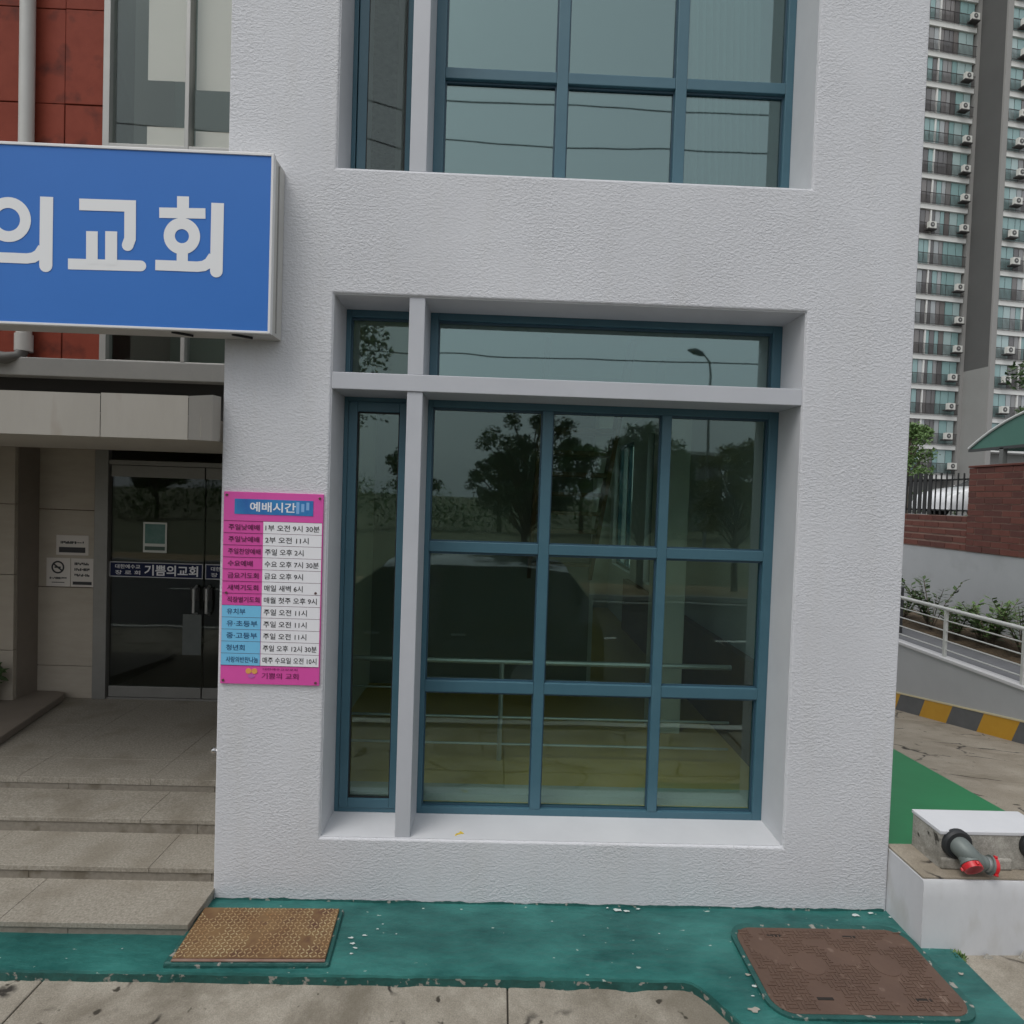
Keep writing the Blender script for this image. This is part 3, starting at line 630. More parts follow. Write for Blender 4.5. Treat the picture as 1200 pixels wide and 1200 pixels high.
# the first two syllables of the name, which run on beyond the picture's edge
l = MB(); stroke(l, [(-4.07, 3.965), (-3.83, 3.968), (-3.83, 3.88), (-3.88, 3.76), (-4.05, 3.66)], SW); stroke(l, [(-3.66, 4.01), (-3.66, 3.63)], .068); l.build('letter', M_LET, SG, weld=False)
l = MB()
for cx in (-3.42, -3.17):
    stroke(l, [(cx-.075, 4.02), (cx-.075, 3.86)], .05, False, False); stroke(l, [(cx+.075, 4.02), (cx+.075, 3.86)], .05, False, False); stroke(l, [(cx-.1, 3.865), (cx+.1, 3.868)], .045, False, False); stroke(l, [(cx-.075, 3.945), (cx+.075, 3.947)], .04, False, False)
stroke(l, [(-3.52, 3.805), (-3.07, 3.808)], .05); stroke(l, [(-3.43, 3.74), (-3.43, 3.60)], .05, False, False); stroke(l, [(-3.16, 3.74), (-3.16, 3.60)], .05, False, False); stroke(l, [(-3.455, 3.735), (-3.135, 3.737)], .048, False, False); stroke(l, [(-3.455, 3.605), (-3.135, 3.607)], .048, False, False); l.build('letter', M_LET, SG, weld=False)

# ---- worship timetable board
NB = thing('worship_timetable_board', (-1.3, 3.49, 1.328), 'pink, white and light blue worship timetable board screwed to the white pier', 'sign')
BX0, BX1, BZ0, BZ1 = -1.592, -1.020, 1.328, 2.447
bw_, bh_ = BX1-BX0, BZ1-BZ0
U = lambda u: BX0+bw_*u
V = lambda v: BZ1-bh_*v
M_PINK = mat('pink_print', (.66, .075, .36), .5, (.70, .09, .39), 3, .5); M_PRW = mat('white_print', (.80, .80, .83), .4); M_PRB = mat('light_blue_print', (.18, .52, .78), .4); M_INK = mat('black_ink', (.02, .018, .02), .5)
M_INKP = mat('dark_plum_ink', (.10, .008, .055), .5); M_INKB = mat('navy_ink', (.012, .06, .16), .5)
MB().box(BX0, BX1, 3.486, 3.499, BZ0, BZ1).build('board', M_PINK, NB, bevel=.0015)
by = 3.485
MB().box(U(.11), U(.90), by-.0012, by+.002, V(.115), V(.036)).build('title_panel', mat('title_blue', (.02, .08, .36), .35, (.05, .34, .62), 4, .5, stretch=(1, 1, .6)), NB)
for k in range(3): MB().box(U(.73+k*.05), U(.76+k*.05), by-.0016, by, V(.105-.01*k), V(.045+.008*(k % 2))).build('title_ornament', mat('title_ornament', (.22, .42, .72), .4), NB)
rows = [('주일낮예배', '1부 오전 9시 30분'), ('주일낮예배', '2부 오전 11시'), ('주일찬양예배', '주일 오후 2시'), ('수요예배', '수요 오후 7시 30분'), ('금요기도회', '금요 오후 9시'),
        ('새벽기도회', '매일 새벽 6시'), ('직장별기도회', '매월 첫주 오후 9시'), ('유치부', '주일 오전 11시'), ('유·초등부', '주일 오전 11시'), ('중·고등부', '주일 오전 11시'), ('청년회', '주일 오후 12시 30분'), ('사랑의반찬나눔', '매주 수요일 오전 10시')]
v0, dv = .150, .0627
write('예배시간', U(.265), U(.725), V(.101), V(.050), by-.0022, M_PRW, NB, weight=.018, keep=False)
for k, (a, b) in enumerate(rows):
    va, vb = v0+k*dv, v0+(k+1)*dv
    if k > 6: MB().box(U(.004), U(.397), by-.0010, by+.002, V(vb)+.0012, V(va)-.0012).build('row_cell', M_PRB, NB)
    MB().box(U(.403), U(.992), by-.0010, by+.002, V(vb)+.0012, V(va)-.0012).build('row_cell', M_PRW, NB)
    n = len(a)
    write(a, U(.055), U(.055+min(.325, .062*n)), V(vb)+.017, V(va)-.019, by-.0022, M_INKP if k < 7 else M_INKB, NB, weight=.012, keep=False)
    n = len(b)
    write(b, U(.425), U(.425+min(.545, .0485*n)), V(vb)+.016, V(va)-.018, by-.0022, M_INK, NB, weight=.008, keep=False)
rl = MB()
for k in range(13): rl.box(U(.004), U(.397), by-.0013, by+.001, V(v0+k*dv)-.0008, V(v0+k*dv)+.0008)
for k in range(13): rl.box(U(.403), U(.992), by-.0013, by+.001, V(v0+k*dv)-.0008, V(v0+k*dv)+.0008)
rl.build('row_lines', M_INKP, NB)
write('대한예수교장로회', U(.43), U(.78), V(.925), V(.913), by-.0018, M_INKP, NB, keep=False); write('기쁨의 교회', U(.42), U(.79), V(.970), V(.938), by-.0018, M_INKP, NB, keep=False)
for cx in (.285, .345):
    e = MB(); e.prism([(U(cx)+.017*math.cos(t*math.pi/8), V(.931)+.016*math.sin(t*math.pi/8)) for t in range(16)], 'y', by+.001, by-.0016-.0003*(cx > .3)); e.build('leaf_emblem', mat('orange_print', (.72, .36, .10), .45), NB)
e = MB(); e.prism([(U(.315)+.02*math.cos(t*math.pi/8), V(.957)+.012*math.sin(t*math.pi/8)) for t in range(16)], 'y', by+.001, by-.0012); e.build('leaf_emblem', mat('mauve_print', (.50, .12, .42), .45), NB)
for u, v in ((.03, .018), (.965, .022), (.03, .982), (.965, .985), (.045, .525), (.945, .515)):
    s = MB(); s.tube([(U(u), 3.4865, V(v)), (U(u), 3.4815, V(v))], .0075, 10); s.build('screw', mat('rusty_screw', (.10, .055, .05), .5), NB)

# ---- notices by and on the doors
M_NP = mat('notice_paper', (.62, .58, .54), .6); M_NK = mat('notice_dark_print', (.03, .03, .035), .6)
ny = DY-.006
n1 = thing('wall_notice', (-4.11, ny, 1.766), 'small white notice with a dark bar, above the other notices beside the entrance doors', 'notice')
MB().box(-4.262, -3.955, ny-.004, ny, 1.766, 1.957).build('sheet', M_NP, n1); MB().box(-4.235, -3.985, ny-.0055, ny-.003, 1.79, 1.842).build('printed_bar', M_NK, n1)
def print_row(parent, x0, x1, z0, z1, y):      # a row of print too small to read: uneven dark marks
    mb = MB(); x = x0
    while x < x1-.006:
        w_ = rnd.uniform(.006, .014); a = z0+(z1-z0)*rnd.choice((0, 0, .3)); b = z1-(z1-z0)*rnd.choice((0, 0, .35))
        mb.box(x, min(x+w_, x1), y-.0008, y+.0008, a, b)
        if rnd.random() < .6: mb.box(x, min(x+w_+.003, x1), y-.0011, y+.0008, (a+b)/2-.002, (a+b)/2+.002)
        x += w_+rnd.uniform(.002, .007)
    mb.build('print_row', M_NK, parent, weld=False)
print_row(n1, -4.22, -4.0, 1.875, 1.90, ny-.005)
n2 = thing('wall_notice', (-4.24, ny, 1.46), 'white notice with a ringed no smoking symbol beside the entrance doors', 'notice')
MB().box(-4.352, -4.125, ny-.004, ny, 1.46, 1.735).build('sheet', M_NP, n2)
s = MB()
for k in range(28):
    a, b = 2*math.pi*k/28, 2*math.pi*(k+1)/28; c = lambda t, r: (-4.243+math.cos(t)*r, ny-.0055, 1.645+math.sin(t)*r)
    s.quad(c(a, .046), c(a, .062), c(b, .062), c(b, .046))
s.add([(-4.29, ny-.0058, 1.672), (-4.28, ny-.0058, 1.684), (-4.196, ny-.0058, 1.618), (-4.206, ny-.0058, 1.606)], [(0, 1, 2, 3)]); s.box(-4.275, -4.215, ny-.0062, ny-.0055, 1.638, 1.652); s.build('symbol', M_NK, n2, weld=False)
print_row(n2, -4.32, -4.16, 1.53, 1.55, ny-.005); MB().box(-4.30, -4.18, ny-.0055, ny-.003, 1.495, 1.502).build('printed_bar', M_NK, n2)
n3 = thing('wall_notice', (-4.01, ny, 1.46), 'white notice with rows of dark lettering next to the no smoking notice', 'notice')
MB().box(-4.118, -3.905, ny-.004, ny, 1.46, 1.735).build('sheet', M_NP, n3)
for z in (1.67, 1.615, 1.56): print_row(n3, -4.085, -3.94, z, z+.026, ny-.005)
MB().box(-4.10, -3.92, ny-.0055, ny-.003, 1.48, 1.51).build('printed_bar', M_NK, n3)
gy = DY+.0085
dp = thing('door_poster', (-3.33, gy, 1.813), 'small dark green poster with a pale border taped to the glass door', 'poster')
MB().box(-3.445, -3.218, gy-.002, gy, 1.813, 2.107).build('sheet', mat('poster_border', (.58, .60, .56), .6), dp); MB().box(-3.428, -3.235, gy-.003, gy-.001, 1.90, 2.09).build('picture', mat('poster_green', (.05, .16, .13), .5, (.12, .22, .20), 12, .4), dp); MB().box(-3.428, -3.235, gy-.003, gy-.001, 1.835, 1.872).build('printed_bar', mat('poster_dark', (.05, .09, .07), .5), dp)
M_NAVY = mat('navy_banner', (.012, .018, .06), .6, spec=.2)
for xa, xb, lab, full in ((-3.762, -2.866, 'navy church name banner across the glass door with the handle lock', True), (-2.842, -1.95, 'second navy name banner on the door leaf half hidden by the pier', True)):
    bn = thing('door_banner', ((xa+xb)/2, gy, 1.56), lab, 'banner')
    MB().box(xa, xb, gy-.002, gy, 1.568, 1.715).build('strip', mat('banner_edge', (.50, .50, .52), .5), bn); MB().box(xa+.008, xb-.008, gy-.003, gy-.001, 1.576, 1.707).build('banner_field', M_NAVY, bn)
    write('대한예수교', xa+.055, xa+.295, 1.650, 1.690, gy-.0036, M_PRW, bn, weight=.01, keep=False); write('장 로 회', xa+.055, xa+.295, 1.592, 1.632, gy-.0036, M_PRW, bn, weight=.01, keep=False)
    write('기쁨의교회', xa+.335, xb-.045, 1.588, 1.692, gy-.0036, M_PRW, bn, weight=.022, keep=False)
nt_ = thing('door_notice', (-3.0, gy, .95), 'large faded sheet taped to the lower part of the glass door', 'notice')
MB().box(-3.05, -2.87, gy-.002, gy, .82, 1.22).build('sheet', mat('faded_sheet', (.07, .085, .08), .5, (.11, .12, .115), 5, .5), nt_)

# ---- downpipe, chrome stop, potted plant, yellow sticker
dpipe = thing('downpipe', (-3.72, 4.72, 3.3), 'white plastic downpipe running down the red tiled wall', 'pipe')
M_PVC = mat('white_plastic_pipe', (.50, .50, .48), .5, (.56, .56, .54), 3, .5)
MB().tube([(-3.72, 4.735, 3.55), (-3.72, 4.735, 8.6)], .05, 16).build('pipe', M_PVC, dpipe, smooth=True)
MB().tube([(-3.72, 4.735, 3.47), (-3.72, 4.735, 3.60)], .060, 16).build('collar', M_PVC, dpipe, smooth=True)
MB().tube([(-3.72, 4.735, 3.50), (-3.73, 4.70, 3.42), (-3.80, 4.66, 3.40), (-4.1, 4.64, 3.44)], .045, 12).build('elbow', mat('grey_drain_pipe', (.12, .12, .115), .6), dpipe, smooth=True)
kn = MB(); kn.tube([(CL, 3.56, .90), (CL-.025, 3.56, .90), (CL-.028, 3.56, .90), (CL-.040, 3.56, .90), (CL-.052, 3.56, .90), (CL-.058, 3.56, .90)], [.006, .006, .014, .019, .014, .004], 14)
one(kn, 'chrome_door_stop', mat('chrome', (.75, .75, .76), .12, metal=1), 'small round chrome knob sticking out of the white pier beside the steps', 'door stop', smooth=True)
sk = MB()
for (px_, pz, w_, h_, a) in ((0, 0, .030, .012, .5), (.018, .008, .022, .010, -.8), (-.016, -.012, .020, .008, 1.2), (.008, .020, .012, .007, .2)):
    m4 = Matrix.Translation((-.18+px_, 3.565+pz, WB+.0065)) @ Matrix.Rotation(a, 4, 'Z'); sk.obox(m4, w_, h_, .003)
one(sk, 'yellow_scrap', mat('yellow_scrap', (.75, .55, .06), .5), 'tiny torn yellow scrap lying on the white window sill', 'scrap', weld=False)
def leaf_quads(mb, c, n_, spread, size, up_=0.35, rr=rnd):
    for _ in range(n_):
        d = Vector((rr.gauss(0, 1), rr.gauss(0, 1), rr.gauss(0, 1)))
        if d.length < 1e-3: continue
        d.normalize(); p = Vector(c)+Vector((d.x*spread[0], d.y*spread[1], d.z*spread[2]))*rr.random()**.45
        t = Vector((rr.uniform(-1, 1), rr.uniform(-1, 1), rr.uniform(-.6, .8))).normalized(); nn = (Vector((rr.uniform(-1, 1), rr.uniform(-1, 1), rr.uniform(0, 1.4)))).normalized()
        b_ = t.cross(nn)
        if b_.length < 1e-3: continue
        b_.normalize(); s_ = size*rr.uniform(.6, 1.3)
        k = t.cross(b_)*s_*.12
        mb.add([p-t*s_*.5, p+b_*s_*.24+k, p+t*s_*.5, p-b_*s_*.24+k], [(0, 1, 2, 3)])
def leafmat(name, a, b, sc=3):
    m = mat(name, a, .55, b, sc, .6); return m
M_LEAF = leafmat('dark_leaf', (.028, .060, .018), (.075, .13, .04)); M_LEAF2 = leafmat('mid_leaf', (.065, .13, .03), (.14, .23, .07)); M_LEAF3 = leafmat('yellow_leaf', (.11, .13, .03), (.20, .20, .06))
M_BARK = mat('bark', (.09, .07, .05), .9, (.14, .11, .085), 12, .5, bump=.6, bscale=30, bdist=.02)
pp = thing('potted_plant', (-4.60, 5.43, .44), 'small leafy plant in a white pot on the stone ledge by the entrance', 'plant')
MB().tube([(-4.60, 5.43, .44), (-4.60, 5.43, .60)], [.085, .11], 18).build('pot', mat('white_pot', (.55, .54, .50), .5), pp, smooth=True)
lf = MB(); leaf_quads(lf, (-4.58, 5.42, .72), 150, (.17, .15, .13), .085); lf.build('foliage', M_LEAF, pp, weld=False)
sm = MB()
for k in range(6): sm.tube([(-4.60, 5.43, .58), (-4.60+rnd.uniform(-.1, .1), 5.43+rnd.uniform(-.1, .1), .75)], .005, 5)
sm.build('stems', M_BARK, pp)

# ---- steel covers in the apron
M_RUST = mat('rusty_plate', (.11, .050, .022), .8, (.24, .15, .065), 6, .5, bump=.3, bscale=90, bdist=.003, col3=(.10, .045, .025), n3=(9, .55, .68))
M_RUSTT = mat('worn_tread_metal', (.46, .38, .22), .6, (.28, .15, .06), 7, .4)
cp = thing('checker_plate_cover', (-1.22, 3.19, .04), 'raised rusty checker plate cover at the foot of the steps', 'cover')
def q4(u, v): # corners of the plate, slightly skewed
    a = Vector((-1.585, 3.005)); b = Vector((-.815, 3.018)); c = Vector((-.842, 3.385)); d = Vector((-1.60, 3.375))
    return (a*(1-u)+b*u)*(1-v)+(d*(1-u)+c*u)*v
pl = MB(); ps = [q4(0, 0), q4(1, 0), q4(1, 1), q4(0, 1)]; pl.prism([(p.x, p.y) for p in ps], 'z', .064, .078); pl.build('plate', M_RUST, cp, bevel=.003)
fr_ = MB(); ps = [q4(-.05, -.055), q4(1.03, -.055), q4(1.03, 1.07), q4(-.02, 1.07)]; fr_.prism([(p.x, p.y) for p in ps], 'z', .0, .0635); fr_.build('upstand', M_GREEN_D, cp, bevel=.012)
fl = MB(); ps = [q4(0, -.004), q4(1, -.004), q4(1, -.04), q4(0, -.04)]; fl.prism([(p.x, p.y) for p in ps][::-1], 'z', .066, .074); fl.build('angle_edge', mat('rust_edge', (.20, .10, .075), .6, (.30, .22, .18), 8, .5), cp, bevel=.002)
tr = MB(); nx_, nyy = 34, 17
for a in range(nx_):
    for b in range(nyy):
        p = q4((a+.5)/nx_, (b+.5)/nyy)
        if (noise.noise(Vector((a*.23, b*.23, 3))) < -.32): continue
        m4 = Matrix.Translation((p.x, p.y, .0785)) @ Matrix.Rotation(R(38) if (a+b) % 2 else R(-48), 4, 'Z')
        vs = [m4 @ Vector(v) for v in ((-.0135, 0, 0), (0, -.0045, 0), (.0135, 0, 0), (0, .0045, 0), (-.008, 0, .0028), (.008, 0, .0028))]
        tr.add(vs, [(0, 1, 5, 4), (1, 2, 5), (2, 3, 5), (3, 0, 4, 5)])
o = tr.build('tread_pattern', M_RUSTT, cp, weld=False); o['kind'] = 'stuff'

M_IRON = mat('brown_cast_iron', (.085, .050, .036), .7, (.13, .078, .055), 4, .6, bump=.3, bscale=60, bdist=.003, col3=(.19, .13, .10), n3=(16, .62, .72))
cv = thing('cast_iron_cover', (1.88, 3.04, .045), 'flat rounded brown cast iron access cover framed in green paint', 'cover')
def rrect(x0, x1, y0, y1, r, n=7):
    out = []
    for cx, cy, a0 in ((x1-r, y0+r, -90), (x1-r, y1-r, 0), (x0+r, y1-r, 90), (x0+r, y0+r, 180)):
        out += [(cx+r*math.cos(R(a0+90*k/n)), cy+r*math.sin(R(a0+90*k/n))) for k in range(n+1)]
    return out
def shear(poly): return [(x+(.0)*(y-3.04), y) for x, y in poly]
c = MB(); c.prism(rrect(1.405, 2.375, 2.755, 3.325, .10), 'z', .03, .0545); c.build('plate', M_IRON, cv, bevel=.003)
ri = MB(); A = rrect(1.375, 2.405, 2.725, 3.355, .125); B = rrect(1.409, 2.371, 2.759, 3.321, .098)
for k in range(len(A)):
    k2 = (k+1) % len(A)
    ri.quad((*A[k], .056), (*A[k2], .056), (*B[k2], .050), (*B[k], .050)); ri.quad((*A[k], .03), (*A[k2], .03), (*A[k2], .056), (*A[k], .056))
ri.build('rim', M_GREEN_D, cv, smooth=True)
tr = MB()
for a in range(42):
    for b in range(24):
        x_, y_ = 1.44+a*.0222, 2.785+b*.0222
        if noise.noise(Vector((a*.13, b*.17, 9))) > .14: continue
        if any((x_-ex)**2+(y_-ey)**2 < .085**2 for ex, ey in ((1.72, 3.06), (2.12, 3.06))): continue
        m4 = Matrix.Translation((x_, y_, .0560)) @ Matrix.Rotation(0 if (a//2+b//2) % 2 else R(90), 4, 'Z')
        tr.obox(m4, .021, .008, .0036)
o = tr.build('tread_pattern', M_IRON, cv, weld=False); o['kind'] = 'stuff'
for ex in (1.72, 2.12):
    d = MB(); d.tube([(ex, 3.06, .053), (ex, 3.06, .0572), (ex, 3.06, .0572)], [.075, .075, .062], 28); d.build('round_plaque', M_IRON, cv, bevel=.001)
for ex, ey in ((1.62, 3.26), (2.05, 3.26), (1.68, 2.84), (2.17, 2.84)):
    MB().box(ex-.04, ex+.04, ey-.008, ey+.008, .053, .0562).build('key_slot', mat('slot_dirt', (.02, .016, .013), .9), cv)
# ragged green paint line drawn up the foot of the white wall
rp_ = MB(); x = -1.60; prev = None
while x < 2.41:
    h = .052+.010*noise.noise(Vector((x*7, 0, 0)))+.006*noise.noise(Vector((x*23, 3, 0)))
    if prev: rp_.add([(prev[0], 3.4985, .02), (x, 3.4985, .02), (x, 3.497, h), (prev[0], 3.497, prev[1]), (prev[0], 3.49, .02), (x, 3.49, .02)], [(4, 5, 2, 3)])
    prev = (x, h); x += .02
rp_.build('painted_skirting', M_GREEN_D, CH)

# ---- low white wall, concrete block with two fire hose inlets
lw = thing('low_retaining_wall', (3.6, 3.36, 0), 'low white painted retaining wall beside the driveway', 'wall')
lwm = MB(); nxs = 60
for k in range(nxs):      # hand-plastered face, not quite true, with a worn arris
    xa, xb = 2.4175+(6.4-2.4175)*k/nxs, 2.4175+(6.4-2.4175)*(k+1)/nxs
    wob = lambda x, z: 3.205+.006*noise.noise(Vector((x*2.1, z*3, 4)))+.003*noise.noise(Vector((x*9, z*9, 1)))
    tz = lambda x: .420+.004*noise.noise(Vector((x*8, 0, 6)))
    zs_ = [-.1, .02, .12, .22, .32, .40]
    for za, zb in zip(zs_, zs_[1:]): lwm.quad((xa, wob(xa, za), za), (xb, wob(xb, za), za), (xb, wob(xb, zb), zb), (xa, wob(xa, zb), zb))
    lwm.quad((xa, wob(xa, .40), .40), (xb, wob(xb, .40), .40), (xb, wob(xb, .4)+.008, tz(xb)), (xa, wob(xa, .4)+.008, tz(xa))); lwm.quad((xa, wob(xa, .4)+.008, tz(xa)), (xb, wob(xb, .4)+.008, tz(xb)), (xb, 3.54, .418), (xa, 3.54, .418))
lwm.add([(2.4175, wob(2.4175, -.1), -.1)]+[(2.4175, wob(2.4175, z), z) for z in zs_[1:]]+[(2.4175, wob(2.4175, .4)+.008, tz(2.4175)), (2.4175, 3.54, .418), (2.4175, 3.54, -.1)], [tuple(range(9))])
M_LOWW = mat('weathered_white_paint', (.53, .54, .56), .75, (.62, .63, .65), 2, .5, bump=.35, bscale=22, bdist=.006, col3=(.44, .43, .40), n3=(3.0, .58, .80), stretch=(1.6, 1.6, .7))
lwm.build('wall', M_LOWW, lw, smooth=True)
MB().box(2.424, 6.4, 3.222, 3.54, .4201, .434).build('concrete_top', M_CONC_R, lw, bevel=.004)
bk = thing('concrete_block', (2.89, 3.42, .43), 'short concrete block with a white painted top on the low wall', 'block')
MB().box(2.575, 3.225, 3.305, 3.535, .40, .628).build('block', M_CONC_G, bk, bevel=.006)
MB().box(2.570, 3.230, 3.300, 3.540, .6285, .650).build('painted_top', M_WHITE, bk, bevel=.004)
MB().box(2.575, 2.99, 3.285, 3.31, .434, .50).build('mortar_foot', M_CONC_G, bk, bevel=.012)
M_HYD = mat('grey_green_cast', (.13, .155, .148), .5, (.17, .195, .185), 9, .5, metal=.2); M_CAP = mat('red_cap', (.55, .012, .02), .35, spec=.6); M_RUB = mat('black_rubber', (.018, .02, .022), .5)
def hose_inlet(x, label):
    t = thing('fire_hose_inlet', (x, 3.30, .545), label, 'hose inlet', 'fire hose inlets on the concrete block')
    y = 3.30
    z = .578
    s = MB(); s.tube([(x, y+.01, z), (x, y-.012, z), (x, y-.022, z)], [.084, .084, .074], 26); s.build('flange', M_RUB, t, smooth=True)
    s = MB(); s.tube([(x, y, z), (x+.004, y-.03, z-.004), (x+.018, y-.06, z-.022), (x+.045, y-.075, z-.045), (x+.075, y-.075, z-.06)], [.056, .055, .052, .048, .040], 20); s.build('body', M_HYD, t, smooth=True)
    s = MB(); s.tube([(x+.010, y-.04, z-.02), (x+.012, y-.085, z-.056), (x+.012, y-.095, z-.063)], [.042, .045, .045], 20); s.build('branch', M_HYD, t, smooth=True)
    s = MB(); s.tube([(x+.03, y-.065, z-.04), (x+.105, y-.078, z-.064)], [.042, .038], 20); s.build('branch', M_HYD, t, smooth=True)
    s = MB(); s.tube([(x+.105, y-.078, z-.064), (x+.135, y-.083, z-.071)], .041, 20); s.build('collar', mat('pale_metal_ring', (.34, .36, .35), .35, metal=.6), t, smooth=True)
    for a, b in (((x+.012, y-.095, z-.063), (x+.012, y-.118, z-.078)), ((x+.135, y-.083, z-.071), (x+.152, y-.087, z-.075))):
        a, b = Vector(a), Vector(b); d = (b-a)
        c = MB(); c.tube([a, b, b, b-d*.35, b-d*.35], [.049, .049, .042, .036, .001], 24); cap_ = c.build('cap', M_CAP, t, smooth=True)
        dn = d.normalized(); e1 = dn.cross(Vector((0, 0, 1))).normalized(); e2 = dn.cross(e1)
        for q_ in range(3):
            an = q_*2.094+.5; c0 = a+d*.5+(e1*math.cos(an)+e2*math.sin(an))*.053; lg_ = MB(); lg_.tube([c0-dn*.008, c0+dn*.008], .007, 8); lg_.build('lug', M_CAP, cap_)
        rg = MB(); rg.tube([a-dn*.012, a-dn*.002], .052, 24); rg.build('thread_ring', M_HYD, t, smooth=True)
    return t
hose_inlet(2.665, 'grey two way fire hose inlet with red caps, near the white wall corner')
hose_inlet(3.115, 'second grey fire hose inlet with red caps at the outer end of the concrete block')
wd_ = MB()
for _ in range(70):
    a = rnd.uniform(0, 6.28); l_ = rnd.uniform(.02, .05); c = Vector((2.60+rnd.gauss(0, .02), 3.17+rnd.gauss(0, .012), .012)); d = Vector((math.cos(a)*.6, math.sin(a)*.6, 1)).normalized()*l_
    s_ = Vector((-math.sin(a), math.cos(a), 0))*.006; wd_.add([c-s_*.4, c+d*.6-s_, c+d, c+d*.6+s_], [(0, 1, 2, 3)])
one(wd_, 'weed_tuft', M_LEAF2, 'tiny green weed growing in the crack at the foot of the low white wall', 'weed', weld=False)
# crumbled mortar lumps along the foot of the low wall
for k in range(16):
    x_ = 2.62+k*.17+rnd.uniform(-.05, .05); s = MB(); n = 7; h = rnd.uniform(.028, .055); r_ = rnd.uniform(.03, .075)
    s.add([(x_+math.cos(6.28*j/n)*r_*rnd.uniform(.7, 1.4), 3.185+math.sin(6.28*j/n)*r_*.4*rnd.uniform(.6, 1.2), .005) for j in range(n)]+[(x_, 3.19, h)], [(j, (j+1) % n, n) for j in range(n)])
    s.build('mortar_lump', M_CONC_G, lw)

# ================================================================== BESIDE THE DRIVEWAY
RX = 6.0
rw = thing('ramp_side_wall', (RX, 7, 0), 'grey ramp wall with a yellow and grey striped band along its foot', 'wall')
def rwz(y): return ramp_z(y)
w = MB(); ys = [3.2+.5*k for k in range(22)]
for a, b in zip(ys, ys[1:]):
    w.quad((RX, a, rwz(a)-.3), (RX, b, rwz(b)-.3), (RX, b, .47), (RX, a, .47)); w.quad((RX+.12, a, rwz(a)-.3), (RX+.12, a, .47), (RX+.12, b, .47), (RX+.12, b, rwz(b)-.3)); w.quad((RX, a, .47), (RX, b, .47), (RX+.12, b, .47), (RX+.12, a, .47))
w.build('wall', mat('grey_wall_paint', (.42, .43, .44), .7, (.47, .48, .49), 2, .5), rw)
MB().box(RX-.018, RX+.135, 3.2, 13.7, .47, .512).build('coping', mat('coping_white', (.62, .62, .63), .6), rw, bevel=.006)
y = 3.2; k = 0
M_YEL = mat('yellow_stripe', (.60, .31, .02), .5, (.66, .36, .03), 6, .5); M_GST = mat('grey_stripe', (.11, .115, .12), .6, (.15, .155, .16), 6, .5)
while y < 12:
    s = MB(); h = .235; sk = .10; y2 = y+.50
    z = lambda yy: rwz(yy)
    top = lambda yy: rwz(yy)+.245
    s.add([(RX-.009, y, z(y)), (RX-.009, y2, z(y2)), (RX-.009, y2-sk, top(y2-sk)), (RX-.009, y-sk, top(y-sk)), (RX+.01, y, z(y)), (RX+.01, y2, z(y2)), (RX+.01, y2-sk, top(y2-sk)), (RX+.01, y-sk, top(y-sk))],
          [(0, 1, 2, 3), (4, 7, 6, 5), (0, 3, 7, 4), (1, 5, 6, 2), (3, 2, 6, 7), (0, 4, 5, 1)])
    s.build('stripe', M_YEL if k % 2 else M_GST, rw); y = y2; k += 1
s = MB()
for a, b in zip(ys, ys[1:]): s.add([(RX-.014, a, rwz(a)+.245), (RX-.014, b, rwz(b)+.245), (RX-.014, b, rwz(b)+.265), (RX-.014, a, rwz(a)+.265), (RX+.01, a, rwz(a)+.265), (RX+.01, b, rwz(b)+.265), (RX+.01, a, rwz(a)+.245), (RX+.01, b, rwz(b)+.245)], [(0, 1, 2, 3), (3, 2, 5, 4), (0, 6, 7, 1)])
s.build('band_edge', mat('pale_yellow_edge', (.66, .58, .36), .6), rw)
rr_ = thing('ramp_railing', (RX, 7, .51), 'white painted metal railing on top of the grey ramp wall', 'railing')
M_RAIL = mat('railing_paint', (.50, .51, .49), .45, (.56, .57, .55), 5, .5)
MB().tube([(RX+.05, 3.3, 1.145), (RX+.05, 13.5, 1.165)], .026, 10).build('top_rail', M_RAIL, rr_, smooth=True)
for z_ in (.99, .85, .72, .60): MB().tube([(RX+.05, 3.3, z_), (RX+.05, 13.5, z_+.02)], .009, 8).build('rail', M_RAIL, rr_, smooth=True)
for k in range(9): MB().box(RX+.03, RX+.07, 4.25+k*1.205-.02, 4.25+k*1.205+.02, .512, 1.14).build('post', M_RAIL, rr_, bevel=.004)

bw = thing('boundary_wall', (8.1, 8, .4), 'dark red brick boundary wall on a smooth grey concrete base', 'wall')
WX = 8.0
MB().box(WX, WX+.25, 3, 14, -.2, 1.79).build('concrete_base', mat('grey_render', (.40, .415, .43), .75, (.45, .465, .48), 1.5, .5, col3=(.36, .37, .38), n3=(2.2, .55, .75)), bw)
M_MORT = mat('brick_mortar', (.24, .15, .12), .9, (.30, .20, .165), 5, .5)
MB().box(WX-.008, WX+.25, 3, 10.03, 1.791, 3.205).build('mortar_core', M_MORT, bw); MB().box(WX-.006, WX+.24, 10.031, 14, 1.791, 2.39).build('mortar_core', M_MORT, bw)
BR = [mat('brick_%d' % k, c, .85, c2, 8, .6, bump=.4, bscale=60, bdist=.004) for k, (c, c2) in enumerate([((.12, .040, .031), (.16, .055, .042)), ((.14, .046, .034), (.18, .064, .048)), ((.095, .034, .028), (.13, .048, .038))])]
bmesh_ = [None]*3
for k in range(3):
    b_ = MB(); b_.box(-.004, .03, -.168, .168, -.042, .042); bmesh_[k] = b_.mesh('brick', BR[k])
base = bw.location
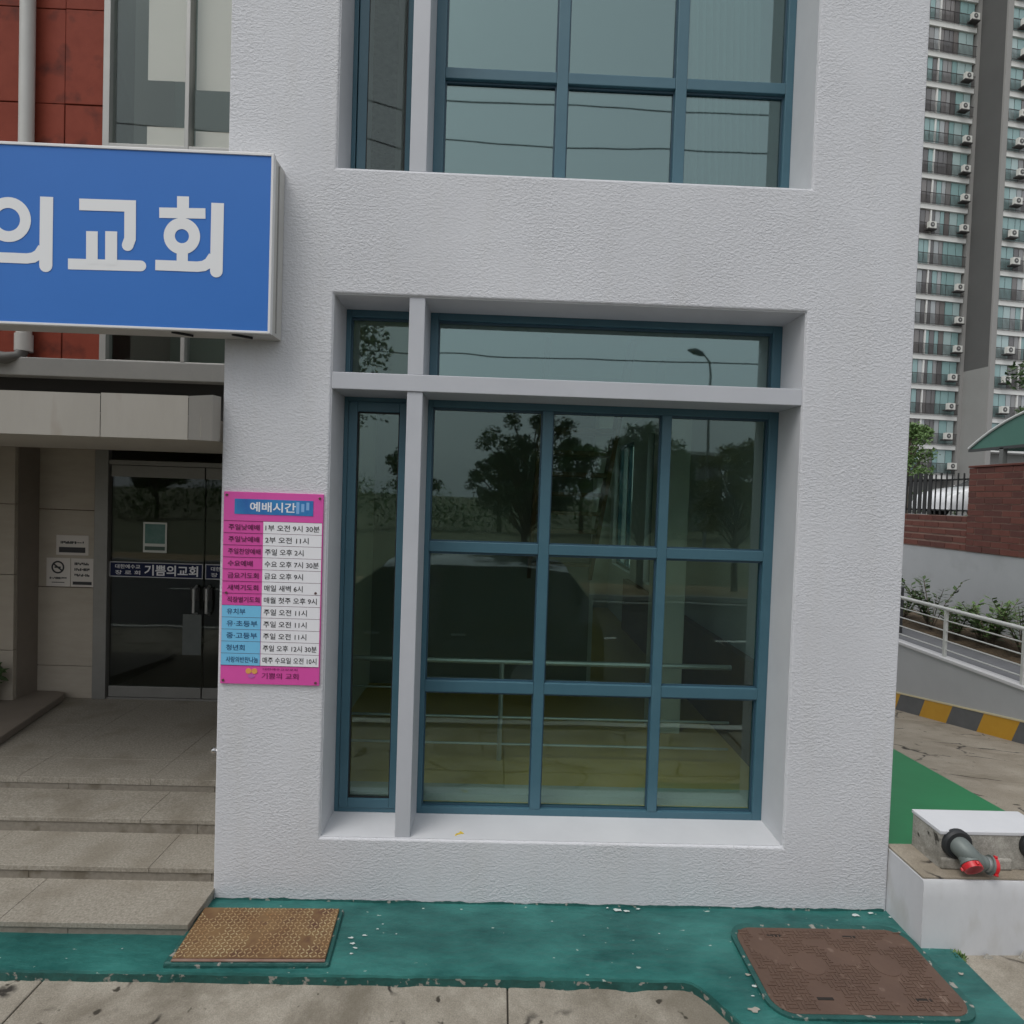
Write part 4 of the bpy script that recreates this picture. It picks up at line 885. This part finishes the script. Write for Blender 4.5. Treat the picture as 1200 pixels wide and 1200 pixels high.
for (ya, yb, za, zb_) in ((5.2, 10.03, 1.795, 3.215), (10.03, 12.6, 1.795, 2.40)):
    nrow = int((zb_-za)/.1011); hh = (zb_-za)/nrow
    for r_ in range(nrow):
        y = yb-(.17 if r_ % 2 else 0.0)
        if r_ % 2:
            o = inst('brick', bmesh_[rnd.randrange(3)], Vector((WX-.012, yb-.08, za+(r_+.5)*hh))-base, bw, scale=(1, .46, 1))
        while y-.35 > ya-.34:
            if y-.35 < ya:
                if y-ya > .04: inst('brick', bmesh_[rnd.randrange(3)], Vector((WX-.012, (y+ya)/2, za+(r_+.5)*hh))-base, bw, scale=(1, (y-ya-.012)/.34, 1))
                break
            inst('brick', bmesh_[rnd.randrange(3)], Vector((WX-.012+rnd.uniform(-.003, .003), y-.175, za+(r_+.5)*hh))-base, bw); y -= .35
MB().box(WX-.03, WX+.27, 5.2, 10.04, 3.216, 3.25).build('brick_coping', BR[0], bw, bevel=.005)
fe = thing('iron_fence', (WX+.1, 11.5, 2.4), 'black iron picket fence on the low brick wall beside the apartment car park', 'fence')
M_IRB = mat('black_iron', (.012, .013, .014), .5)
for z_ in (2.47, 3.02): MB().box(WX+.105, WX+.12, 10.04, 14, z_, z_+.03).build('fence_rail', M_IRB, fe)
y = 10.14
while y < 13.9:
    wdt = .020 if y < 11.0 else .085
    MB().box(WX+.086, WX+.104, y-wdt/2, y+wdt/2, 2.40, 3.16+.02*math.sin(y*9)).build('picket', M_IRB, fe); y += .135

# shrubs along the path
def shrub(x, y, h, label, n_):
    t = thing('shrub', (x, y, .48), label, 'shrub', 'leafy shrubs behind the ramp railing')
    s = MB(); lf = MB()
    for k in range(n_):
        a = rnd.uniform(0, 6.28); l_ = h*rnd.uniform(.55, 1.0); lean = rnd.uniform(.25, .75)
        pts = [(x, y, .46), (x+math.cos(a)*lean*l_*.4, y+math.sin(a)*lean*l_*.4, .46+l_*.55), (x+math.cos(a)*lean*l_*.9, y+math.sin(a)*lean*l_*.9, .46+l_)]
        s.tube(pts, [.009, .006, .003], 5)
        for q in range(11):
            tt = .3+.7*q/10; i0 = 0 if tt < .5 else 1; u = (tt-.5*i0)*2; p = Vector(pts[i0]).lerp(Vector(pts[i0+1]), min(1, u))
            for sd in (-1, 1):
                aa = a+sd*rnd.uniform(.6, 1.6); d = Vector((math.cos(aa), math.sin(aa), rnd.uniform(-.1, .7))).normalized(); L_ = rnd.uniform(.08, .16)
                b_ = d.cross(Vector((0, 0, 1))).normalized()*L_*.22
                lf.add([p, p+d*L_*.5+b_, p+d*L_, p+d*L_*.5-b_], [(0, 1, 2, 3)])
    s.build('stems', M_BARK, t); lf.build('foliage', M_LEAF2 if rnd.random() < .75 else M_LEAF, t, weld=False)
for i_, (x_, y_, h, n_) in enumerate(((7.35, 10.6, .6, 10), (7.25, 9.75, .9, 14), (7.2, 9.15, .62, 12), (7.25, 8.55, .82, 15), (7.3, 8.05, .95, 15), (7.2, 7.5, .7, 10), (7.4, 8.9, .6, 12))):
    shrub(x_, y_, h, 'leafy green shrub behind the ramp railing, %s in the row from its far end' % ['first', 'second', 'third', 'fifth', 'sixth', 'seventh', 'fourth'][i_], n_)
MB_ = MB(); MB_.box(6.5, 6.68, 9.62, 9.78, .44, 1.20)
one(MB_, 'utility_box', mat('dark_grey_box', (.05, .052, .055), .5), 'dark grey utility box standing behind the ramp railing at the wall corner', 'utility box', bevel=.008)

# green vaulted shelter on the terrace
sh = thing('vaulted_shelter', (12.4, 12, 2.25), 'green vaulted shelter roof on posts behind the brick wall', 'shelter')
M_SHG = mat('green_shelter_sheet', (.045, .15, .115), .4, (.055, .17, .13), 2, .5); M_SHW = mat('shelter_trim', (.60, .62, .60), .5)
arc = []
for k in range(25):
    t = -1+2*k/24; arc.append((11.4-t*2.45, 3.93+.78*(1-abs(t)**2.1)))
s = MB(); s.prism(arc, 'x', 11.0, 11.04); s.build('end_panel', M_SHG, sh)
s = MB()
for a, b in zip(arc, arc[1:]):
    s.quad((10.98, a[0], a[1]), (14.6, a[0], a[1]), (14.6, b[0], b[1]), (10.98, b[0], b[1]))
o = s.build('roof_sheet', M_SHG, sh, smooth=True); md = o.modifiers.new('s', 'SOLIDIFY'); md.thickness = .03; md.offset = 1
s = MB(); s.tube([(10.985, a, b+.02) for a, b in arc], .03, 8); s.build('edge_trim', M_SHW, sh, smooth=True)
MB().box(10.97, 11.05, 8.95, 13.85, 3.87, 3.93).build('tie_beam', mat('dark_beam', (.04, .045, .045), .5), sh)
for x_, y_ in ((11.02, 12.92), (11.02, 9.6), (14.4, 12.92), (14.4, 9.6)): MB().box(x_-.05, x_+.05, y_-.05, y_+.05, 2.25, 3.9).build('post', mat('shelter_post', (.13, .135, .13), .5), sh)

# ================================================================== CARS
M_TYRE = mat('tyre_rubber', (.014, .014, .015), .8); M_RIM = mat('alloy_rim', (.42, .42, .43), .3, metal=.8); pass
def car(name, loc, rz, label, paint, L=4.5, Wd=1.82, H=1.47, suv=False):
    root = thing(name, loc, label, 'car', rz=0)
    hw = Wd/2; c, s_ = math.cos(rz), math.sin(rz)
    # stations along the length: x, belt z, top z, is cabin
    if suv: stn = [(-.5, .72, .80), (-.485, .95, 1.0), (-.46, 1.02, 1.28), (-.40, 1.03, H-.06), (-.28, 1.02, H), (-.05, 1.0, H), (.08, .99, H-.04), (.24, 1.0, 1.06), (.36, .98, 1.0), (.46, .88, .90), (.495, .70, .72), (.5, .55, .56)]
    else: stn = [(-.5, .62, .64), (-.49, .80, .84), (-.45, .93, .97), (-.36, .95, 1.04), (-.22, .95, H-.05), (-.08, .94, H), (.04, .93, H-.03), (.22, .92, 1.0), (.34, .88, .92), (.45, .76, .79), (.49, .62, .64), (.5, .5, .51)]
    rings = []
    for fx, bz, tz in stn:
        x = fx*L; e = 1-.10*max(0, abs(fx)-.36)/.14; w_ = hw*e; cab = (tz-bz) > .15; tw = w_*(.80 if cab else .92)
        rings.append([(x, -w_*.93, .24), (x, -w_, .45), (x, -w_*.985, bz-.18 if bz > .65 else .5), (x, -w_*.95, bz), (x, -tw, tz-.03*(1 if cab else .3)), (x, -tw*.6, tz+.01), (x, tw*.6, tz+.01), (x, tw, tz-.03*(1 if cab else .3)), (x, w_*.95, bz), (x, w_*.985, bz-.18 if bz > .65 else .5), (x, w_, .45), (x, w_*.93, .24)])
    body, win = MB(), MB(); n = 12
    def T(p): return (loc[0]+p[0]*c-p[1]*s_, loc[1]+p[0]*s_+p[1]*c, loc[2]+p[2])
    for i_ in range(len(rings)-1):
        a, b = rings[i_], rings[i_+1]; ca = stn[i_][2]-stn[i_][1] > .15; cb = stn[i_+1][2]-stn[i_+1][1] > .15
        for k in range(n-1):
            glassy = (k in (3, 7) and (ca or cb)) or (k in (4, 5, 6) and (ca != cb))
            (win if glassy else body).quad(T(a[k]), T(b[k]), T(b[k+1]), T(a[k+1]))
        body.quad(T(a[n-1]), T(b[n-1]), T(b[0]), T(a[0]))
    body.add([T(p) for p in rings[0]], [tuple(range(n))]); body.add([T(p) for p in rings[-1]], [tuple(range(n-1, -1, -1))])
    body.build('body', paint, root, smooth=True); win.build('windows', mat('dark_car_glass', (.012, .016, .022), .06, spec=.9), root, smooth=True)
    for sx in (-.30, .31):
        for sy in (-1, 1):
            wc = T((sx*L, sy*(hw-.09), .33)); d = Vector(T((sx*L, sy*(hw+.02), .33)))-Vector(wc)
            wheel = MB(); wheel.tube([Vector(wc)-d, Vector(wc)-d*.8, Vector(wc)+d*.9, Vector(wc)+d], [.29, .33, .33, .29], 24); W_ = wheel.build('wheel', M_TYRE, root, smooth=True)
            r_ = MB(); r_.tube([Vector(wc)+d*.98, Vector(wc)+d*1.06], [.215, .20], 20); r_.build('rim', M_RIM, W_, smooth=True)
    for sy in (-1, 1):
        p = [T((.485*L, sy*hw*.62, .66)), T((.455*L, sy*hw*.90, .66)), T((.44*L, sy*hw*.90, .78)), T((.462*L, sy*hw*.62, .78))]
        h = MB(); h.add([Vector(q)+Vector((c, s_, 0))*.03 for q in p]+[Vector(q)-Vector((c, s_, 0))*.05 for q in p], [(0, 1, 2, 3), (7, 6, 5, 4), (0, 4, 5, 1), (1, 5, 6, 2), (2, 6, 7, 3), (3, 7, 4, 0)]); h.build('headlight', mat('headlight_lens', (.6, .62, .62), .1, spec=.8), root)
        m4 = Matrix.Translation(T((.16*L, sy*(hw+.06), 1.0))) @ Matrix.Rotation(rz, 4, 'Z'); h = MB(); h.obox(m4, .10, .16, .12); h.build('door_mirror', paint, root, bevel=.02)
        for fx in (-.12, .10):
            m4 = Matrix.Translation(T((fx*L, sy*(hw*.985), .84))) @ Matrix.Rotation(rz, 4, 'Z'); h = MB(); h.obox(m4, .17, .05, .025); h.build('door_handle', M_RIM, root, bevel=.005)
    return root
car('white_car', (15.45, 18.0, 2.25), R(180), 'white saloon car parked behind the black iron fence', mat('white_car_paint', (.72, .73, .74), .25, coat=.6), L=4.6)
car('black_suv', (-1.0, -.35, -.032), R(180), 'black car standing in the street, mirrored in the big lower window', mat('black_car_paint', (.010, .011, .014), .16, coat=.8), L=4.7, Wd=1.85, H=1.68, suv=True)

# ================================================================== APARTMENT TOWERS
M_CREAM = mat('tower_slab_paint', (.74, .74, .72), .7, (.80, .80, .78), .4, .5); M_TDARK = mat('tower_dark_grey', (.095, .095, .094), .8, (.115, .115, .112), .25, .5); M_TLIGHT = mat('tower_pale_grey', (.27, .27, .26), .8, (.32, .32, .31), .3, .5); M_TPIL = mat('tower_pilaster', (.30, .295, .285), .8)
M_TR = mat('balcony_railing', (.06, .055, .055), .6)
TW = [mat('tower_glass_%d' % k, c, .12, spec=.8) for k, c in enumerate([(.27, .42, .42), (.40, .52, .52), (.135, .13, .132), (.27, .27, .27), (.40, .43, .44), (.20, .185, .18)])]
ANG = math.atan(1/6.84)
acs = []
def tower(loc, label, w_left, w_right, z0, dz, nfl, left):
    t = thing('apartment_block', loc, label, 'building'); t.rotation_euler = (0, 0, ANG)
    bx = lambda mb, n_, m: mb_local(mb, n_, m, t)
    top = z0+dz*nfl
    if left:
        MBx(t, 'rear_wall', M_TLIGHT, (-9.5, 0, 1.2, 12, 0, top-2.25)); MBx(t, 'pilaster', M_TPIL, (-.75, -.02, -.12, 1.3, 0, top-2.25))
        MBx(t, 'pilaster_edge', mat('tower_edge', (.36, .35, .33), .8), (-.16, 0, -.16, -.1, 0, top-2.25))
        a, b = -9.0, -.78
    else:
        MBx(t, 'gable_wall', M_TDARK, (0, 7, 1.2, 16, 13.4, top-2.25)); MBx(t, 'gable_base', M_TLIGHT, (.004, 7, 1.2, 16, 0, 13.39))
        MBx(t, 'gable_wall', M_TDARK, (0, .25, .06, 1.2, 13.4, top-2.25)); MBx(t, 'gable_base', M_TLIGHT, (.004, .25, .06, 1.2, 0, 13.39))
        MBx(t, 'pilaster', M_TPIL, (-.03, .50, -.12, .06, 0, top-2.25)); MBx(t, 'pilaster', M_TPIL, (.25, .50, .06, 1.3, 0, top-2.25))
        a, b = .50, 7.0
    nf = nfl
    slab_m = MB().box(0, b-a, -.06, 1.2, -.25, .25).mesh('slab', M_CREAM)
    rail = MB()
    for k in range(int((b-a)/.13)): rail.box(k*.13, k*.13+.03, -.16, -.135, .10, 1.20)
    rail.box(0, b-a, -.17, -.13, 1.18, 1.23); rail.box(0, b-a, -.165, -.13, .30, .33); rail_m = rail.mesh('railing', M_TR, weld=False)
    # window panes across the bay
    if left: cuts = [-9.0, -8.2, -7.5, -6.9, -6.2, -5.7, -5.15, -4.6, -4.1, -3.55, -3.1, -2.55, -1.7, -.95]
    else: cuts = [.55, 1.3, 2.05, 2.6, 3.2, 3.75, 4.3, 4.85, 5.4, 7.0]
    wide = {}
    for f in range(-1, nf):
        zz = z0+f*dz-2.25
        if zz > -.3: inst('slab', slab_m, (a, 0, zz), t)
        inst('railing', rail_m, (a, 0, zz), t)
        for i_, (c0, c1) in enumerate(zip(cuts, cuts[1:])):
            bright = (left and i_ >= len(cuts)-3) or (not left and i_ < 2)
            m_ = TW[rnd.choice((0, 0, 1))] if bright else TW[rnd.choice((2, 3, 4, 5, 2, 0))]
            key = (round(c1-c0, 3), m_.name)
            if key not in wide: wide[key] = MB().box(.03, c1-c0-.03, 0, .04, .27, dz-.27).mesh('pane', m_)
            inst('pane', wide[key], (c0, .10, zz), t)
        key = 'post'
        if key not in wide: wide[key] = MB().box(-.07, .07, -.03, .1, .26, dz-.26).mesh('window_post', M_CREAM)
        inst('window_post', wide[key], ((-4.6 if left else 3.2), .03, zz), t)
        # air conditioner outside the railing
        if (left and f not in (6, 13)) or (not left and f not in (3, 4)):
            lx = (-1.75 if left else 1.45)+rnd.uniform(-.4, .4)
            acs.append((t, Vector((lx, -.42, zz+.55+rnd.uniform(-.12, .15))), left, f))
        if left and f == 7: acs.append((t, Vector((-4.9, -.42, zz+.55)), left, 99))
    MBx(t, 'roof', M_CREAM, (-9.5 if left else 0, 0 if left else 7, 0, 12, top-2.25, top-1.6))
    return t
def MBx(t, name, m, b):
    o = bpy.data.objects.new(name, MB().box(*b).mesh(name, m)); COL.objects.link(o); o.parent = t; return o
tl = tower((43.71, 55.96, 2.25), 'tall apartment block wing with rows of balconies rising beside the white building', 0, 0, 8.5, 2.765, 17, True)
tr_ = tower((43.71, 53.28, 2.25), 'nearer apartment block wing with a blank dark grey gable wall', 0, 0, 10.85, 2.64, 16, False)
ac_body = MB().box(-.37, .37, -.15, .15, 0, .60).mesh('casing', mat('ac_casing', (.66, .66, .62), .5, (.72, .72, .68), 4, .5))
fanmb = MB(); fanmb.tube([(-.05, -.155, .31), (-.05, -.175, .31)], .22, 20); fan_m = fanmb.mesh('fan_grille', mat('ac_grille', (.10, .10, .10), .6))
hub = MB(); hub.tube([(-.05, -.176, .31), (-.05, -.19, .31)], .07, 12); hub_m = hub.mesh('fan_hub', mat('ac_hub', (.5, .5, .48), .5))
brk = MB().box(-.45, .45, -.16, .36, -.10, -.003).mesh('bracket', M_TR)
cA, sA = math.cos(ANG), math.sin(ANG)
ORD = ['ground', 'first', 'second', 'third', 'fourth', 'fifth', 'sixth', 'seventh', 'eighth', 'ninth', 'tenth', 'eleventh', 'twelfth', 'thirteenth', 'fourteenth', 'fifteenth', 'sixteenth', 'seventeenth', 'eighteenth', 'nineteenth']
for t, p, left, fl_ in acs:
    wpos = Vector((t.location.x+p.x*cA-p.y*sA, t.location.y+p.x*sA+p.y*cA, t.location.z+p.z))
    lab_ = 'white air conditioner in front of the white window post, beside another unit' if fl_ == 99 else 'white air conditioner on the %s balcony up the %s apartment wing' % (ORD[fl_+2], 'farther' if left else 'nearer')
    o = thing('air_conditioner', wpos, lab_, 'air conditioner', 'air conditioners on the %s apartment wing' % ('farther' if left else 'nearer'), rz=ANG)
    for n_, me in (('casing', ac_body), ('fan_grille', fan_m), ('fan_hub', hub_m), ('bracket', brk)): inst(n_, me, (0, 0, 0), o)

# ================================================================== TREES
def tree(name, loc, h, crown, nl, size, m, label, group=None, seed=1, trunk_r=.12, cc=None):
    rr = random.Random(seed); x, y, z = loc
    t = thing(name, loc, label, 'tree', group)
    tk = MB(); tk.tube([(x, y, z), (x+.04*h*rr.uniform(-.5, .5), y, z+h*.3), (x+.05*h*rr.uniform(-.5, .5), y, z+h*.62), (x, y, z+h*.85)], [trunk_r, trunk_r*.8, trunk_r*.5, trunk_r*.15], 8)
    lf = MB()
    for k in range(crown):
        a = rr.uniform(0, 6.28); rad = h*.27*rr.random()**.6; zz = h*rr.uniform(.42, .96); rad *= 1.25-abs(zz/h-.62)*1.6
        c = Vector((x+math.cos(a)*rad, y+math.sin(a)*rad, z+zz))
        tk.tube([(x, y, z+zz*.62), tuple(Vector((x, y, z+zz*.62)).lerp(c, .6)+Vector((0, 0, .03*h))), tuple(c)], [trunk_r*.3, trunk_r*.2, trunk_r*.06], 5)
        cs = .10*(26/crown)**.5 if crown > 50 else .10; leaf_quads(lf, c, nl//crown, (h*cs, h*cs, h*cs*.75), size, rr=rr)
    tk.build('trunk', M_BARK, t, smooth=True); lf.build('crown', m, t, weld=False)
    return t
tree('garden_tree', (20.7, 30, 2.25), 4.6, 26, 2600, .20, M_LEAF2, 'small light green tree in front of the apartment balconies', seed=3)
tree('garden_tree', (13.55, 13.6, 2.25), 4.7, 24, 2600, .16, M_LEAF, 'dark leafy tree reaching over the green vaulted shelter', seed=8)
hd = MB(); 
for k in range(34): leaf_quads(hd, (17+k*.5, 24+.3*math.sin(k), 2.75), 90, (.4, .4, .5), .16)
one(hd, 'clipped_hedge', M_LEAF, 'low green hedge behind the white parked car', 'hedge', weld=False)
# across the street: what the windows mirror
across = [(-26, -34, 6.0), (-19, -36, 6.6), (-12.5, -33, 5.8), (-6.5, -37, 6.8), (0, -34, 6.2), (6, -36, 7.2), (12, -33, 6.4), (19, -35, 7.0), (26, -34, 6.4), (-33, -35, 6.6), (33, -36, 7)]
for k, (x_, y_, h) in enumerate(across):
    tree('roadside_tree', (x_, y_, -.03), h*.95, 26, 2600, .34, (M_LEAF, M_LEAF2)[k % 3 == 2], 'leafy tree of the far row across the street, %s from its driveway end' % ['tenth', 'ninth', 'eighth', 'seventh', 'sixth', 'fifth', 'fourth', 'third', 'second', 'last', 'first'][k], 'trees across the street', seed=20+k, trunk_r=.18)
tree('street_tree', (.75, -8.6, .03), 4.9, 80, 9000, .11, M_LEAF, 'dark street tree on the far pavement, mirrored in the left panes', seed=41, trunk_r=.11)
tree('street_tree', (4.0, -9.0, .03), 4.6, 80, 9000, .11, M_LEAF, 'dark street tree on the far pavement, mirrored in the middle panes', seed=44, trunk_r=.11)
tree('street_tree', (6.6, -8.8, .03), 4.3, 60, 7000, .11, M_LEAF3, 'yellowing street tree on the far pavement, mirrored beside the window edge', seed=47, trunk_r=.10)
tree('street_tree', (-6.2, -8.8, .03), 9.6, 40, 8000, .18, M_LEAF, 'tall street tree on the far pavement, mirrored in the small top pane', seed=50, trunk_r=.2)
hg = MB()
for k in range(160): leaf_quads(hg, (-48+k*.6, -33+.6*math.sin(k*.7), 1.5+.5*math.sin(k*.31)+.4*math.sin(k*1.3)), 130, (.9, .9, 1.7), .26)
o = hg.build('far_shrubbery', M_LEAF2, None, weld=False); tag(o, 'dense far shrubbery beyond the field, mirrored low in the windows', 'shrubbery', kind='stuff')
# street lamp, pole and wires
M_POLE = mat('galvanised_pole', (.30, .31, .31), .5, metal=.5)
LX, LYY = 9.6, -20.0
lp = thing('street_lamp', (LX, LYY, -.03), 'single arm street lamp across the street, mirrored in the long top pane', 'street lamp')
MB().tube([(LX, LYY, -.03), (LX, LYY, 8.4), (LX-.1, LYY, 8.95), (LX-.4, LYY, 9.25)], [.09, .06, .05, .04], 12).build('pole', M_POLE, lp, smooth=True)
s = MB(); s.tube([(LX-.35, LYY, 9.22), (LX-.5, LYY, 9.28), (LX-.85, LYY, 9.4), (LX-1.15, LYY, 9.46)], [.03, .11, .15, .04], 12); s.build('lamp_head', mat('lamp_housing', (.10, .105, .11), .4), lp, smooth=True)
for px_, lab in ((-17, 'concrete utility pole across the street toward the entrance side'), (19, 'concrete utility pole across the street toward the driveway side')):
    up_ = thing('utility_pole', (px_, -8.1, .03), lab, 'utility pole'); MB().tube([(px_, -8.1, .03), (px_, -8.1, 13.2)], [.17, .11], 14).build('pole', M_CONC_G, up_, smooth=True)
    for z_ in (12.75, 11.4): MB().box(px_-.06, px_+.06, -8.9, -7.3, z_-.05, z_+.05).build('crossarm', M_POLE, up_)
for z_, yy_, lab in ((12.75, -7.5, 'topmost overhead wire strung across the street'), (12.05, -8.0, 'second overhead wire strung across the street'), (11.4, -8.4, 'third overhead wire strung across the street'), (6.6, -8.0, 'lowest overhead cable strung across the street')):
    pts = [(-17+36*k/24, yy_, z_-.5*4*(k/24)*(1-k/24)) for k in range(25)]
    w = MB(); w.tube(pts, .016, 6); one(w, 'overhead_wire', M_GASKET, lab+', mirrored in the windows', 'wire', smooth=True)
pb = thing('pale_house', (16, -48, -.03), 'pale flat roofed house across the field, mirrored in the middle panes', 'building')
MB().box(10, 20, -52, -46, -.03, 6.8).build('walls', M_TLIGHT, pb); MB().box(9.7, 20.3, -52.3, -45.7, 6.8, 7.1).build('roof', M_CREAM, pb)
for k in range(4):
    for z_ in (1.2, 4.3): MB().box(11+k*2.3, 12.4+k*2.3, -46, -45.95, z_, z_+1.5).build('window', TW[2], pb)
flush_texts()
